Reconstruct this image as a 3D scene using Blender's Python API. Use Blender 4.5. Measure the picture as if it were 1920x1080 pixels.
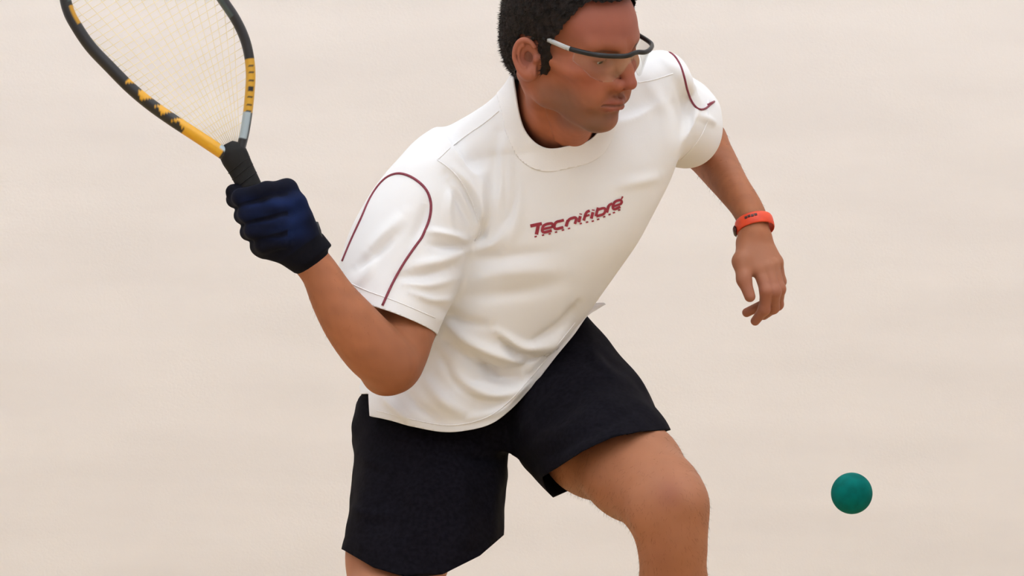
import bpy, bmesh, math, random
import numpy as np
from mathutils import Vector, Matrix
from mathutils.bvhtree import BVHTree

random.seed(7); np.random.seed(7)
scene = bpy.context.scene
C = scene.collection
for o in list(bpy.data.objects):
    bpy.data.objects.remove(o)

# ------------------------------------------------------------------ camera, world, exposure
D0 = 7.0                      # distance camera -> plane through the player
FPX = 8400.0                  # focal length in pixels of the 1920 wide frame
PITCH = math.radians(6.0)
H0 = 0.80                     # height of the picture centre on the player's plane
cp, sp = math.cos(PITCH), math.sin(PITCH)
AX = np.array([[1, 0, 0], [0, sp, cp], [0, -cp, sp]], dtype=np.float64)   # right, up, towards camera
REF = np.array([0.0, 0.0, H0])

def W(p):
    """player frame (right, up, towards camera) -> world"""
    p = np.asarray(p, dtype=np.float64)
    return p @ AX + REF

def Q(u, v, d=0.0):
    """a point seen at photo pixel (u, v), d metres in front of the player's plane"""
    k = (D0 - d) / FPX
    return np.array([(u - 960) * k, (540 - v) * k, d])

def pix(P):
    k = FPX / (D0 - P[:, 2])
    return 960 + P[:, 0] * k, 540 - P[:, 1] * k

cam_d = bpy.data.cameras.new('camera')
cam = bpy.data.objects.new('camera', cam_d); C.objects.link(cam)
cam_d.sensor_width = 36.0; cam_d.lens = FPX / 1920 * 36.0
cam_d.clip_start = 0.05; cam_d.clip_end = 60
cam.location = W([0, 0, D0])
cam.rotation_euler = (math.pi / 2 - PITCH, 0, 0)
scene.camera = cam

world = bpy.data.worlds.new('world'); scene.world = world
world.use_nodes = True
world.node_tree.nodes['Background'].inputs[0].default_value = (0.9, 0.95, 1.0, 1)
world.node_tree.nodes['Background'].inputs[1].default_value = 0.05

vs = scene.view_settings
vs.view_transform = 'Standard'; vs.look = 'None'; vs.gamma = 1.0
vs.use_curve_mapping = False
vs.exposure = 0.0
LAMP_STRENGTH = 25.5
LAMP_COLOR = (0.86, 0.945, 1.0)

# ------------------------------------------------------------------ materials
def mat(name, col, rough=0.6, **kw):
    m = bpy.data.materials.new(name); m.use_nodes = True
    b = m.node_tree.nodes['Principled BSDF']
    b.inputs['Base Color'].default_value = (*col, 1)
    b.inputs['Roughness'].default_value = rough
    for k, v in kw.items():
        b.inputs[k.replace('_', ' ')].default_value = v
    return m

def noise_mix(m, scale, ca, cb, detail=4, lo=0.35, hi=0.65, stretch=(1, 1, 1)):
    nt = m.node_tree; b = nt.nodes['Principled BSDF']
    tc = nt.nodes.new('ShaderNodeTexCoord'); mp = nt.nodes.new('ShaderNodeMapping')
    mp.inputs['Scale'].default_value = stretch
    n = nt.nodes.new('ShaderNodeTexNoise'); n.inputs['Scale'].default_value = scale; n.inputs['Detail'].default_value = detail
    r = nt.nodes.new('ShaderNodeValToRGB')
    r.color_ramp.elements[0].position = lo; r.color_ramp.elements[1].position = hi
    r.color_ramp.elements[0].color = (*ca, 1); r.color_ramp.elements[1].color = (*cb, 1)
    nt.links.new(tc.outputs['Object'], mp.inputs[0]); nt.links.new(mp.outputs[0], n.inputs['Vector'])
    nt.links.new(n.outputs['Fac'], r.inputs[0]); nt.links.new(r.outputs[0], b.inputs['Base Color'])
    return r

def bump(m, scale, strength, dist=0.001, kind='noise', stretch=(1, 1, 1)):
    nt = m.node_tree; b = nt.nodes['Principled BSDF']
    tc = nt.nodes.new('ShaderNodeTexCoord'); mp = nt.nodes.new('ShaderNodeMapping')
    mp.inputs['Scale'].default_value = stretch
    n = nt.nodes.new('ShaderNodeTexNoise' if kind == 'noise' else 'ShaderNodeTexVoronoi')
    n.inputs['Scale'].default_value = scale
    bp = nt.nodes.new('ShaderNodeBump'); bp.inputs['Strength'].default_value = strength; bp.inputs['Distance'].default_value = dist
    nt.links.new(tc.outputs['Object'], mp.inputs[0]); nt.links.new(mp.outputs[0], n.inputs['Vector'])
    nt.links.new(n.outputs[0], bp.inputs['Height']); nt.links.new(bp.outputs[0], b.inputs['Normal'])

def vcol_mat(name, rough=0.5, **kw):
    m = mat(name, (1, 1, 1), rough, **kw)
    a = m.node_tree.nodes.new('ShaderNodeVertexColor'); a.layer_name = 'col'
    m.node_tree.links.new(a.outputs[0], m.node_tree.nodes['Principled BSDF'].inputs['Base Color'])
    return m

M = {}
M['plaster'] = mat('court_plaster', (0.84, 0.80, 0.785), 0.65)
noise_mix(M['plaster'], 3.0, (0.815, 0.77, 0.765), (0.86, 0.815, 0.81), detail=6, stretch=(0.6, 1, 3.0))
bump(M['plaster'], 220, 0.25, 0.001)
M['ceiling'] = mat('ceiling_paint', (0.82, 0.83, 0.85), 0.8)
noise_mix(M['ceiling'], 6, (0.80, 0.81, 0.83), (0.84, 0.85, 0.87))
M['wood'] = mat('maple_floor', (0.62, 0.42, 0.22), 0.35)
nt = M['wood'].node_tree
_tc = nt.nodes.new('ShaderNodeTexCoord'); _mp = nt.nodes.new('ShaderNodeMapping'); _mp.inputs['Rotation'].default_value = (0, 0, math.pi / 2)
_bk = nt.nodes.new('ShaderNodeTexBrick'); _bk.inputs['Scale'].default_value = 1.0
_bk.inputs['Brick Width'].default_value = 1.4; _bk.inputs['Row Height'].default_value = 0.07; _bk.inputs['Mortar Size'].default_value = 0.0012
_bk.inputs['Color1'].default_value = (0.60, 0.43, 0.215, 1); _bk.inputs['Color2'].default_value = (0.68, 0.50, 0.26, 1); _bk.inputs['Mortar'].default_value = (0.36, 0.24, 0.11, 1)
nt.links.new(_tc.outputs['Object'], _mp.inputs[0]); nt.links.new(_mp.outputs[0], _bk.inputs['Vector'])
nt.links.new(_bk.outputs['Color'], nt.nodes['Principled BSDF'].inputs['Base Color'])
M['lamp_white'] = mat('lamp_housing', (0.7, 0.7, 0.7), 0.5)
M['lamp'] = bpy.data.materials.new('lamp_diffuser'); M['lamp'].use_nodes = True
_b = M['lamp'].node_tree.nodes['Principled BSDF']
_b.inputs['Emission Color'].default_value = (*LAMP_COLOR, 1); _b.inputs['Emission Strength'].default_value = LAMP_STRENGTH

M['skin'] = vcol_mat('skin', 0.58, Specular_IOR_Level=0.3, Subsurface_Weight=0.08, Subsurface_Scale=0.006)
M['skin'].node_tree.nodes['Principled BSDF'].inputs['Subsurface Radius'].default_value = (1.0, 0.35, 0.2)
bump(M['skin'], 420, 0.12, 0.0006)
M['shirt'] = mat('white_jersey', (0.80, 0.785, 0.80), 0.85, Sheen_Weight=0.15)
bump(M['shirt'], 700, 0.15, 0.0005)
M['seam'] = mat('white_thread', (0.84, 0.82, 0.83), 0.85); noise_mix(M['seam'], 300, (0.80, 0.78, 0.79), (0.88, 0.86, 0.87))
M['collar'] = mat('white_rib', (0.82, 0.80, 0.81), 0.85); bump(M['collar'], 500, 0.3, 0.0006)
M['piping'] = mat('maroon_piping', (0.22, 0.03, 0.055), 0.7); noise_mix(M['piping'], 200, (0.20, 0.026, 0.05), (0.25, 0.04, 0.065))
M['print'] = mat('maroon_print', (0.22, 0.012, 0.03), 0.6); noise_mix(M['print'], 300, (0.27, 0.014, 0.034), (0.33, 0.024, 0.045))
M['shorts'] = mat('navy_shorts', (0.007, 0.006, 0.010), 0.9, Specular_IOR_Level=0.08)
noise_mix(M['shorts'], 160, (0.0035, 0.003, 0.0055), (0.007, 0.006, 0.010)); bump(M['shorts'], 500, 0.3, 0.0006)
M['hair'] = mat('dark_hair', (0.012, 0.008, 0.007), 0.6, Specular_IOR_Level=0.15); noise_mix(M['hair'], 90, (0.006, 0.0042, 0.004), (0.018, 0.011, 0.009))
M['glove'] = vcol_mat('glove', 0.8, Specular_IOR_Level=0.1); bump(M['glove'], 350, 0.4, 0.0008)
M['band'] = mat('orange_wristband', (0.72, 0.055, 0.012), 0.5); noise_mix(M['band'], 60, (0.66, 0.045, 0.01), (0.78, 0.07, 0.018))
M['clasp'] = mat('dark_clasp', (0.05, 0.012, 0.012), 0.4); noise_mix(M['clasp'], 60, (0.04, 0.01, 0.01), (0.08, 0.015, 0.012))
M['black'] = mat('black_plastic', (0.012, 0.012, 0.014), 0.4, Specular_IOR_Level=0.3); noise_mix(M['black'], 60, (0.010, 0.010, 0.012), (0.018, 0.018, 0.021))
M['silver'] = mat('grey_plastic', (0.42, 0.43, 0.44), 0.4); noise_mix(M['silver'], 80, (0.38, 0.39, 0.40), (0.5, 0.5, 0.51))
M['grip'] = mat('black_grip', (0.014, 0.013, 0.013), 0.7, Specular_IOR_Level=0.2); bump(M['grip'], 200, 0.4, 0.001)
M['frame'] = vcol_mat('racket_paint', 0.3)
M['string'] = mat('cream_string', (0.86, 0.74, 0.50), 0.4); noise_mix(M['string'], 60, (0.84, 0.72, 0.46), (0.9, 0.8, 0.58))
M['ball'] = mat('teal_rubber', (0.0, 0.17, 0.15), 0.7, Specular_IOR_Level=0.06)
noise_mix(M['ball'], 60, (0.0, 0.10, 0.088), (0.0, 0.135, 0.12)); bump(M['ball'], 500, 0.25, 0.0006)
M['eye'] = vcol_mat('eye', 0.15)
M['shoe'] = mat('shoe_white', (0.75, 0.75, 0.76), 0.5); noise_mix(M['shoe'], 40, (0.70, 0.70, 0.71), (0.8, 0.8, 0.81))
M['sole'] = mat('gum_sole', (0.32, 0.16, 0.07), 0.6); noise_mix(M['sole'], 40, (0.28, 0.14, 0.06), (0.36, 0.19, 0.08))
M['sock'] = mat('white_sock', (0.8, 0.8, 0.8), 0.9); bump(M['sock'], 400, 0.4, 0.001)
# clear polycarbonate: see-through with a Fresnel gloss
m = bpy.data.materials.new('clear_lens'); m.use_nodes = True; nt = m.node_tree
for n in list(nt.nodes):
    if n.type != 'OUTPUT_MATERIAL': nt.nodes.remove(n)
out = [n for n in nt.nodes if n.type == 'OUTPUT_MATERIAL'][0]
tr = nt.nodes.new('ShaderNodeBsdfTransparent'); tr.inputs[0].default_value = (0.965, 0.97, 0.96, 1)
gl = nt.nodes.new('ShaderNodeBsdfGlossy'); gl.inputs['Roughness'].default_value = 0.05
fr = nt.nodes.new('ShaderNodeLayerWeight'); fr.inputs[0].default_value = 0.09
mx = nt.nodes.new('ShaderNodeMixShader')
nt.links.new(fr.outputs['Facing'], mx.inputs[0]); nt.links.new(tr.outputs[0], mx.inputs[1]); nt.links.new(gl.outputs[0], mx.inputs[2])
nt.links.new(mx.outputs[0], out.inputs[0]); M['lens'] = m

# ------------------------------------------------------------------ object helpers
def mesh_obj(name, verts, faces, material, parent=None, smooth=True, cols=None, local=True):
    """verts in the player frame unless local=False (world)"""
    v = W(verts) if local else np.asarray(verts, dtype=np.float64)
    me = bpy.data.meshes.new(name)
    me.from_pydata(v.tolist(), [], faces if isinstance(faces, list) else faces.tolist())
    me.update()
    if smooth:
        me.polygons.foreach_set('use_smooth', np.ones(len(me.polygons), dtype=bool))
    if cols is not None:
        a = me.color_attributes.new('col', 'FLOAT_COLOR', 'POINT')
        c4 = np.ones((len(v), 4), dtype=np.float32); c4[:, :3] = cols
        a.data.foreach_set('color', c4.ravel())
    me.materials.append(material)
    o = bpy.data.objects.new(name, me); C.objects.link(o)
    if parent is not None:
        o.parent = parent
        o.matrix_parent_inverse = PINV.get(parent.name, Matrix.Identity(4))
    return o
PINV = {}

def tag(o, label=None, cat=None, group=None, kind=None):
    if label: o['label'] = label
    if cat: o['category'] = cat
    if group: o['group'] = group
    if kind: o['kind'] = kind
    return o

def empty(name, loc):
    o = bpy.data.objects.new(name, None); C.objects.link(o)
    o.location = loc; o.empty_display_size = 0.1
    PINV[name] = Matrix.Translation(-Vector(loc))
    return o

def box(name, lo, hi, material, parent=None, bev=0.0):
    bm = bmesh.new(); bmesh.ops.create_cube(bm, size=1)
    lo = Vector(lo); hi = Vector(hi)
    for v in bm.verts:
        v.co = Vector([lo[i] + (v.co[i] + 0.5) * (hi[i] - lo[i]) for i in range(3)])
    if bev: bmesh.ops.bevel(bm, geom=bm.edges[:], offset=bev, segments=2, affect='EDGES')
    me = bpy.data.meshes.new(name); bm.to_mesh(me); bm.free(); me.materials.append(material)
    o = bpy.data.objects.new(name, me); C.objects.link(o)
    if parent: o.parent = parent; o.matrix_parent_inverse = PINV.get(parent.name, Matrix.Identity(4))
    return o

def spline(pts, n):
    """Catmull-Rom through the points, n samples (works on any number of columns)"""
    pts = np.asarray(pts, dtype=np.float64); m = len(pts)
    if m == 2:
        t = np.linspace(0, 1, n)[:, None]; return pts[0] * (1 - t) + pts[1] * t
    seg = np.linalg.norm(np.diff(pts[:, :min(3, pts.shape[1])], axis=0), axis=1) ** 0.5 + 1e-9
    k = np.concatenate([[0], np.cumsum(seg)])
    ext = np.vstack([2 * pts[0] - pts[1], pts, 2 * pts[-1] - pts[-2]])
    ke = np.concatenate([[k[0] - seg[0]], k, [k[-1] + seg[-1]]])
    out = []
    for t in np.linspace(k[0], k[-1], n):
        i = min(max(np.searchsorted(k, t, side='right') - 1, 0), m - 2)
        p0, p1, p2, p3 = ext[i:i + 4]; t0, t1, t2, t3 = ke[i:i + 4]
        a1 = (t1 - t) / (t1 - t0) * p0 + (t - t0) / (t1 - t0) * p1
        a2 = (t2 - t) / (t2 - t1) * p1 + (t - t1) / (t2 - t1) * p2
        a3 = (t3 - t) / (t3 - t2) * p2 + (t - t2) / (t3 - t2) * p3
        b1 = (t2 - t) / (t2 - t0) * a1 + (t - t0) / (t2 - t0) * a2
        b2 = (t3 - t) / (t3 - t1) * a2 + (t - t1) / (t3 - t1) * a3
        out.append((t2 - t) / (t2 - t1) * b1 + (t - t1) / (t2 - t1) * b2)
    return np.array(out)

def tube(pts, r, seg=8, closed=False, flat=None, normal=None):
    """tube along pts; r scalar or per point; flat=(a,b) elliptical factors along (normal, side)"""
    pts = np.asarray(pts, dtype=np.float64); n = len(pts)
    r = np.full(n, r) if np.isscalar(r) else np.asarray(r)
    if closed: T = np.roll(pts, -1, 0) - np.roll(pts, 1, 0)
    else: T = np.gradient(pts, axis=0)
    T /= np.linalg.norm(T, axis=1)[:, None] + 1e-12
    if normal is None:
        ref = np.array([0.3, 0.2, 0.93]); N = np.empty_like(T)
        a = np.cross(T[0], ref); a /= np.linalg.norm(a); N[0] = np.cross(a, T[0])
        for i in range(1, n):
            v = N[i - 1] - T[i] * np.dot(N[i - 1], T[i]); N[i] = v / (np.linalg.norm(v) + 1e-12)
    else:
        N = np.broadcast_to(np.asarray(normal, dtype=np.float64), T.shape).copy()
        N -= T * np.sum(N * T, 1)[:, None]; N /= np.linalg.norm(N, axis=1)[:, None] + 1e-12
    S = np.cross(T, N)
    fa, fb = flat if flat else (1, 1)
    V = []
    for j in range(seg):
        a = 2 * math.pi * j / seg
        V.append(pts + (N * math.cos(a) * fa + S * math.sin(a) * fb) * r[:, None])
    V = np.stack(V, 1).reshape(-1, 3)
    F = []
    for i in range(n if closed else n - 1):
        i2 = (i + 1) % n
        for j in range(seg):
            j2 = (j + 1) % seg
            F.append([i * seg + j, i * seg + j2, i2 * seg + j2, i2 * seg + j])
    if not closed:
        F.append(list(range(seg))[::-1]); F.append([(n - 1) * seg + j for j in range(seg)])
    return V, F

def merge(parts):
    V = []; F = []; k = 0
    for v, f in parts:
        V.append(np.asarray(v)); F += [[i + k for i in q] for q in f]; k += len(v)
    return np.vstack(V), F

# ------------------------------------------------------------------ implicit surfaces
def smin(a, b, k):
    h = np.maximum(k - np.abs(a - b), 0) / k
    return np.minimum(a, b) - h * h * k * 0.25

def smax(a, b, k):
    return -smin(-a, -b, k)

def ell(P, c, r, R=None):
    p = P - np.asarray(c, dtype=np.float32)
    if R is not None: p = p @ np.asarray(R, dtype=np.float32)     # columns of R = axes
    r = np.asarray(r, dtype=np.float32)
    a = p / r
    k0 = np.sqrt((a * a).sum(1)) + 1e-9
    b = a / r
    k1 = np.sqrt((b * b).sum(1)) + 1e-9
    return k0 * (k0 - 1) / k1

def rcone(P, a, b, ra, rb):
    a = np.asarray(a, dtype=np.float32); b = np.asarray(b, dtype=np.float32); ab = b - a
    t = np.clip(((P - a) @ ab) / max(float(ab @ ab), 1e-9), 0, 1)
    q = P - a - t[:, None] * ab
    return np.sqrt((q * q).sum(1)) - (ra + (rb - ra) * t)

def chain(P, st, k=0.02):
    """st: list of (x,y,z,r)"""
    d = None
    for s0, s1 in zip(st[:-1], st[1:]):
        e = rcone(P, s0[:3], s1[:3], s0[3], s1[3])
        d = e if d is None else smin(d, e, k)
    return d

def schain(P, st, n=18):
    """limb of exact radii: the stations are splined into many short cones"""
    s = spline(np.array(st), n); d = None
    for s0, s1 in zip(s[:-1], s[1:]):
        e = rcone(P, s0[:3], s1[:3], s0[3], s1[3])
        d = e if d is None else np.minimum(d, e)
    return d

class Loft:
    """rings given by left point, right point and half depth; elliptical section"""
    def __init__(self, st, n=24, power=2.0, smooth=3):
        # st rows: L(3) R(3) hd
        rows = spline(np.array([np.concatenate([l, r, [h]]) for l, r, h in st]), n)
        L, R, h = rows[:, :3], rows[:, 3:6], rows[:, 6]
        self.c = (L + R) / 2; A = (R - L) / 2
        ax = np.gradient(self.c, axis=0)
        for _ in range(smooth):
            e = np.vstack([ax[:1], ax, ax[-1:]]); ax = 0.5 * ax + 0.25 * (e[:-2] + e[2:])
        a = np.linalg.norm(A, axis=1); self.a = a; self.A = A / a[:, None]
        B = np.cross(self.A, ax); B /= np.linalg.norm(B, axis=1)[:, None]
        B *= np.sign(B[:, 2:3] + 1e-9)
        self.B = B; self.b = h
        N = np.cross(self.A, B); N *= np.sign(np.sum(N * ax, 1))[:, None]
        self.N = N; self.p = power
    def __call__(self, P):
        P = P.astype(np.float32)
        c, A, B, N = [x.astype(np.float32) for x in (self.c, self.A, self.B, self.N)]
        H = P @ N.T - (c * N).sum(1)[None, :]           # (pts, n)
        best = np.full(len(P), 1e3, dtype=np.float32)
        n = len(c)
        for i in range(-1, n):
            if i == -1: m = H[:, 0] < 0; i0 = i1 = 0
            elif i == n - 1: m = H[:, n - 1] >= 0; i0 = i1 = n - 1
            else: m = (H[:, i] >= 0) & (H[:, i + 1] < 0); i0, i1 = i, i + 1
            if not m.any(): continue
            p = P[m]
            if i0 == i1: t = np.zeros(len(p), dtype=np.float32)
            else: t = H[m, i0] / (H[m, i0] - H[m, i1] + 1e-9)
            t = t[:, None]
            q = p - (c[i0] * (1 - t) + c[i1] * t)
            x = (q * (A[i0] * (1 - t) + A[i1] * t)).sum(1)
            y = (q * (B[i0] * (1 - t) + B[i1] * t)).sum(1)
            a = (self.a[i0] * (1 - t) + self.a[i1] * t)[:, 0]
            b = (self.b[i0] * (1 - t) + self.b[i1] * t)[:, 0]
            rho = (np.abs(x / a) ** self.p + np.abs(y / b) ** self.p) ** (1 / self.p) + 1e-6
            rr = np.sqrt(x * x + y * y) + 1e-6
            d = (rho - 1) * np.minimum(rr / rho, np.maximum(a, b))
            if i0 == i1:
                h = np.abs(H[m, i0]); d = np.where(d > 0, np.sqrt(d * d + h * h), np.maximum(d, h))
            best[m] = np.minimum(best[m], d)
        return best

def surf(f, lo, hi, h):
    """mesh of f=0 by surface nets; evaluated densely only near the surface"""
    lo = np.asarray(lo, dtype=np.float64); hi = np.asarray(hi, dtype=np.float64)
    B = 5
    nb = np.ceil((hi - lo) / (h * B)).astype(int) + 1
    def grid(n, st, off):
        g = np.stack(np.meshgrid(*[np.arange(k) for k in n], indexing='ij'), -1).reshape(-1, 3)
        return (lo + (g + off) * st).astype(np.float32)
    cen = grid(nb, h * B, 0.5 - 0.5 / B)
    fc = np.concatenate([f(cen[i:i + 400000]) for i in range(0, len(cen), 400000)]).reshape(nb)
    near = np.abs(fc) < h * B * 1.45
    n = nb * B
    F = np.repeat(np.repeat(np.repeat(np.sign(fc).astype(np.float32) * h, B, 0), B, 1), B, 2)
    idx = np.argwhere(near)
    sub = np.stack(np.meshgrid(*[np.arange(B)] * 3, indexing='ij'), -1).reshape(-1, 3)
    for s in range(0, len(idx), 3000):
        g = (idx[s:s + 3000, None, :] * B + sub[None]).reshape(-1, 3)
        p = (lo + g * h).astype(np.float32)
        F[g[:, 0], g[:, 1], g[:, 2]] = f(p)
    S = F < 0
    cnt = np.zeros(n - 1, dtype=np.int8)
    for dx in (0, 1):
        for dy in (0, 1):
            for dz in (0, 1):
                cnt += S[dx:n[0] - 1 + dx, dy:n[1] - 1 + dy, dz:n[2] - 1 + dz]
    cell = np.argwhere((cnt > 0) & (cnt < 8))
    ids = np.full(n - 1, -1, dtype=np.int64); ids[tuple(cell.T)] = np.arange(len(cell))
    acc = np.zeros((len(cell), 3)); num = np.zeros(len(cell))
    cor = [(a, b, c) for a in (0, 1) for b in (0, 1) for c in (0, 1)]
    for a in cor:
        for ax in range(3):
            if a[ax]: continue
            b = list(a); b[ax] = 1
            fa = F[cell[:, 0] + a[0], cell[:, 1] + a[1], cell[:, 2] + a[2]]
            fb = F[cell[:, 0] + b[0], cell[:, 1] + b[1], cell[:, 2] + b[2]]
            mk = (fa < 0) != (fb < 0)
            t = fa / np.where(mk, fa - fb, 1)
            p = np.tile(np.array(a, dtype=np.float64), (len(cell), 1)); p[:, ax] += t
            acc[mk] += p[mk]; num[mk] += 1
    V = lo + (cell + acc / num[:, None]) * h
    Fs = []
    for ax in range(3):
        o1, o2 = (ax + 1) % 3, (ax + 2) % 3
        sl0 = [slice(None)] * 3; sl1 = [slice(None)] * 3
        sl0[ax] = slice(0, -1); sl1[ax] = slice(1, None)
        s0 = S[tuple(sl0)]; s1 = S[tuple(sl1)]
        e = np.argwhere(s0 != s1)
        e = e[(e[:, o1] > 0) & (e[:, o2] > 0) & (e[:, o1] < n[o1] - 1) & (e[:, o2] < n[o2] - 1)]
        inside = S[tuple(e.T)]
        def cid(d1, d2):
            q = e.copy(); q[:, o1] -= d1; q[:, o2] -= d2
            return ids[tuple(q.T)]
        quad = np.stack([cid(1, 1), cid(0, 1), cid(0, 0), cid(1, 0)], 1)
        quad[~inside] = quad[~inside][:, ::-1]
        Fs.append(quad)
    Fq = np.vstack(Fs); Fq = Fq[(Fq >= 0).all(1)]
    return V, Fq

def smooth_mesh(V, F, it=1, lam=0.5):
    E = np.vstack([F[:, [i, (i + 1) % F.shape[1]]] for i in range(F.shape[1])])
    n = len(V)
    deg = np.bincount(E[:, 0], minlength=n) + np.bincount(E[:, 1], minlength=n)
    for k in range(it):
        for l in (lam, -lam * 1.04):
            S = np.zeros_like(V)
            for ax in range(3):
                S[:, ax] = np.bincount(E[:, 0], V[E[:, 1], ax], n) + np.bincount(E[:, 1], V[E[:, 0], ax], n)
            V = V + l * (S / np.maximum(deg, 1)[:, None] - V)
    return V

def normals(V, F):
    a = V[F[:, 2]] - V[F[:, 0]]; b = V[F[:, 3 if F.shape[1] > 3 else 1]] - V[F[:, 1 if F.shape[1] > 3 else 0]]
    fn = np.cross(a, b) if F.shape[1] > 3 else np.cross(V[F[:, 1]] - V[F[:, 0]], a)
    N = np.zeros_like(V)
    for j in range(F.shape[1]):
        for ax in range(3): N[:, ax] += np.bincount(F[:, j], fn[:, ax], len(V))
    return N / (np.linalg.norm(N, axis=1)[:, None] + 1e-12)

def clip(V, F, cf):
    """keep the part of the mesh where cf(V) <= 0 (exact cut line); quads or triangles in, triangles out"""
    T = F if F.shape[1] == 3 else np.vstack([F[:, [0, 1, 2]], F[:, [0, 2, 3]]])
    c = (cf(V) if callable(cf) else np.array(cf)).astype(np.float64)
    c[np.abs(c) < 1e-7] = -1e-7
    neg = (c[T] < 0).sum(1)
    keep = T[neg == 3].tolist()
    V = V.tolist(); new = {}
    def cut(i, j):
        k = (min(i, j), max(i, j))
        if k not in new:
            t = c[i] / (c[i] - c[j])
            new[k] = len(V); V.append([V[i][a] + t * (V[j][a] - V[i][a]) for a in range(3)])
        return new[k]
    for tri in T[(neg == 1) | (neg == 2)]:
        poly = []
        for a in range(3):
            i, j = int(tri[a]), int(tri[(a + 1) % 3])
            if c[i] < 0: poly.append(i)
            if (c[i] < 0) != (c[j] < 0): poly.append(cut(i, j))
        for a in range(1, len(poly) - 1): keep.append([poly[0], poly[a], poly[a + 1]])
    V = np.array(V); T = np.array(keep)
    used = np.unique(T); mp = np.full(len(V), -1); mp[used] = np.arange(len(used))
    return V[used], mp[T]

def sstep(a, b, x):
    t = np.clip((x - a) / (b - a), 0, 1); return t * t * (3 - 2 * t)

def polydist(u, v, pts):
    """distance in pixels to a polyline, and parameter 0..1 along it"""
    best = np.full(len(u), 1e9); par = np.zeros(len(u)); n = len(pts) - 1
    for i in range(n):
        a = np.array(pts[i], float); b = np.array(pts[i + 1], float); ab = b - a
        t = np.clip(((u - a[0]) * ab[0] + (v - a[1]) * ab[1]) / (ab @ ab), 0, 1)
        d = np.hypot(u - a[0] - t * ab[0], v - a[1] - t * ab[1])
        m = d < best; best[m] = d[m]; par[m] = (i + t[m]) / n
    return best, par

def folds(V, N, lines):
    """push cloth along its normal: each line is (points in photo pixels, width px, height m); only the side facing the photo"""
    u, v = pix(V); face = sstep(0.0, 0.35, N[:, 2])
    amt = np.zeros(len(V))
    for pts, w, a in lines:
        pts = spline(pts, 14)
        d, t = polydist(u, v, pts)
        amt += a * np.exp(-(d / w) ** 2) * np.sin(np.clip(t, 0.04, 0.96) * math.pi) ** 0.6 * face
    return V + N * amt[:, None]

def hn(P, s, seed=0):
    """smooth pseudo noise from sines, about -1..1"""
    rs = np.random.RandomState(seed); out = np.zeros(len(P))
    for k in range(7):
        d = rs.normal(size=3); d /= np.linalg.norm(d)
        out += np.sin(P @ d * s * rs.uniform(0.6, 1.7) + rs.uniform(0, 6.28))
    return out / 3.0

# ------------------------------------------------------------------ the court
XW, YF, YB, ZC = 3.2, 1.62, -8.13, 5.6
t_ = 0.15
tag(box('floor', (-XW - t_, YB - t_, -0.1), (XW + t_, YF + t_, 0), M['wood']), 'pale maple court floor', 'floor', kind='structure')
tag(box('wall_front', (-XW - t_, YF, 0), (XW + t_, YF + t_, ZC), M['plaster']), 'off white plastered court wall behind the player', 'wall', kind='structure')
tag(box('wall_left', (-XW - t_, YB, 0), (-XW, YF, ZC), M['plaster']), 'off white court side wall on the left', 'wall', kind='structure')
tag(box('wall_right', (XW, YB, 0), (XW + t_, YF, ZC), M['plaster']), 'off white court side wall on the right', 'wall', kind='structure')
tag(box('wall_back', (-XW - t_, YB - t_, 0), (XW + t_, YB, ZC), M['plaster']), 'off white court back wall', 'wall', kind='structure')
tag(box('ceiling', (-XW - t_, YB - t_, ZC), (XW + t_, YF + t_, ZC + 0.1), M['ceiling']), 'white court ceiling', 'ceiling', kind='structure')
NAMES = {(-1.6, 0.4): 'front left', (1.6, 0.4): 'front right', (-1.6, -2.4): 'second row left', (1.6, -2.4): 'second row right',
         (-1.6, -5.4): 'back row left', (1.6, -5.4): 'back row right'}
for (x, y), nm in NAMES.items():
    e = empty('ceiling_light', (x, y, ZC - 0.12)); PINV[e.name] = Matrix.Translation(-Vector((x, y, ZC - 0.12)))
    tag(e, 'long white fluorescent ceiling light, %s of the court' % nm, 'light', 'court ceiling lights')
    box('housing', (x - 0.8, y - 0.2, ZC - 0.06), (x + 0.8, y + 0.2, ZC), M['lamp_white'], e)
    box('diffuser', (x - 0.78, y - 0.18, ZC - 0.12), (x + 0.78, y + 0.18, ZC - 0.055), M['lamp'], e)

# ------------------------------------------------------------------ the player: head frame
def Winv(w):
    return (np.asarray(w, dtype=np.float64) - REF) @ AX.T

PSI, THE, ROL = math.radians(47), math.radians(29), math.radians(14)
HS = 1.05
X0 = np.array([math.cos(PSI), 0, -math.sin(PSI)])
F0 = np.array([math.sin(PSI) * math.cos(THE), -math.sin(THE), math.cos(PSI) * math.cos(THE)])
U0 = np.cross(F0, X0)
RZ = np.array([[math.cos(ROL), -math.sin(ROL), 0], [math.sin(ROL), math.cos(ROL), 0], [0, 0, 1]])
HR = np.stack([RZ @ X0, RZ @ U0, RZ @ F0], 1)          # columns: his left, up, forward
HC = Q(1067, 97, 0.32)
def hl(P): return ((P - HC.astype(np.float32)) @ HR.astype(np.float32)) / HS      # player frame -> head
def hf(p): return np.asarray(p) @ HR.T * HS + HC                                    # head -> player frame

def sym(x): return np.abs(x)

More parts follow.
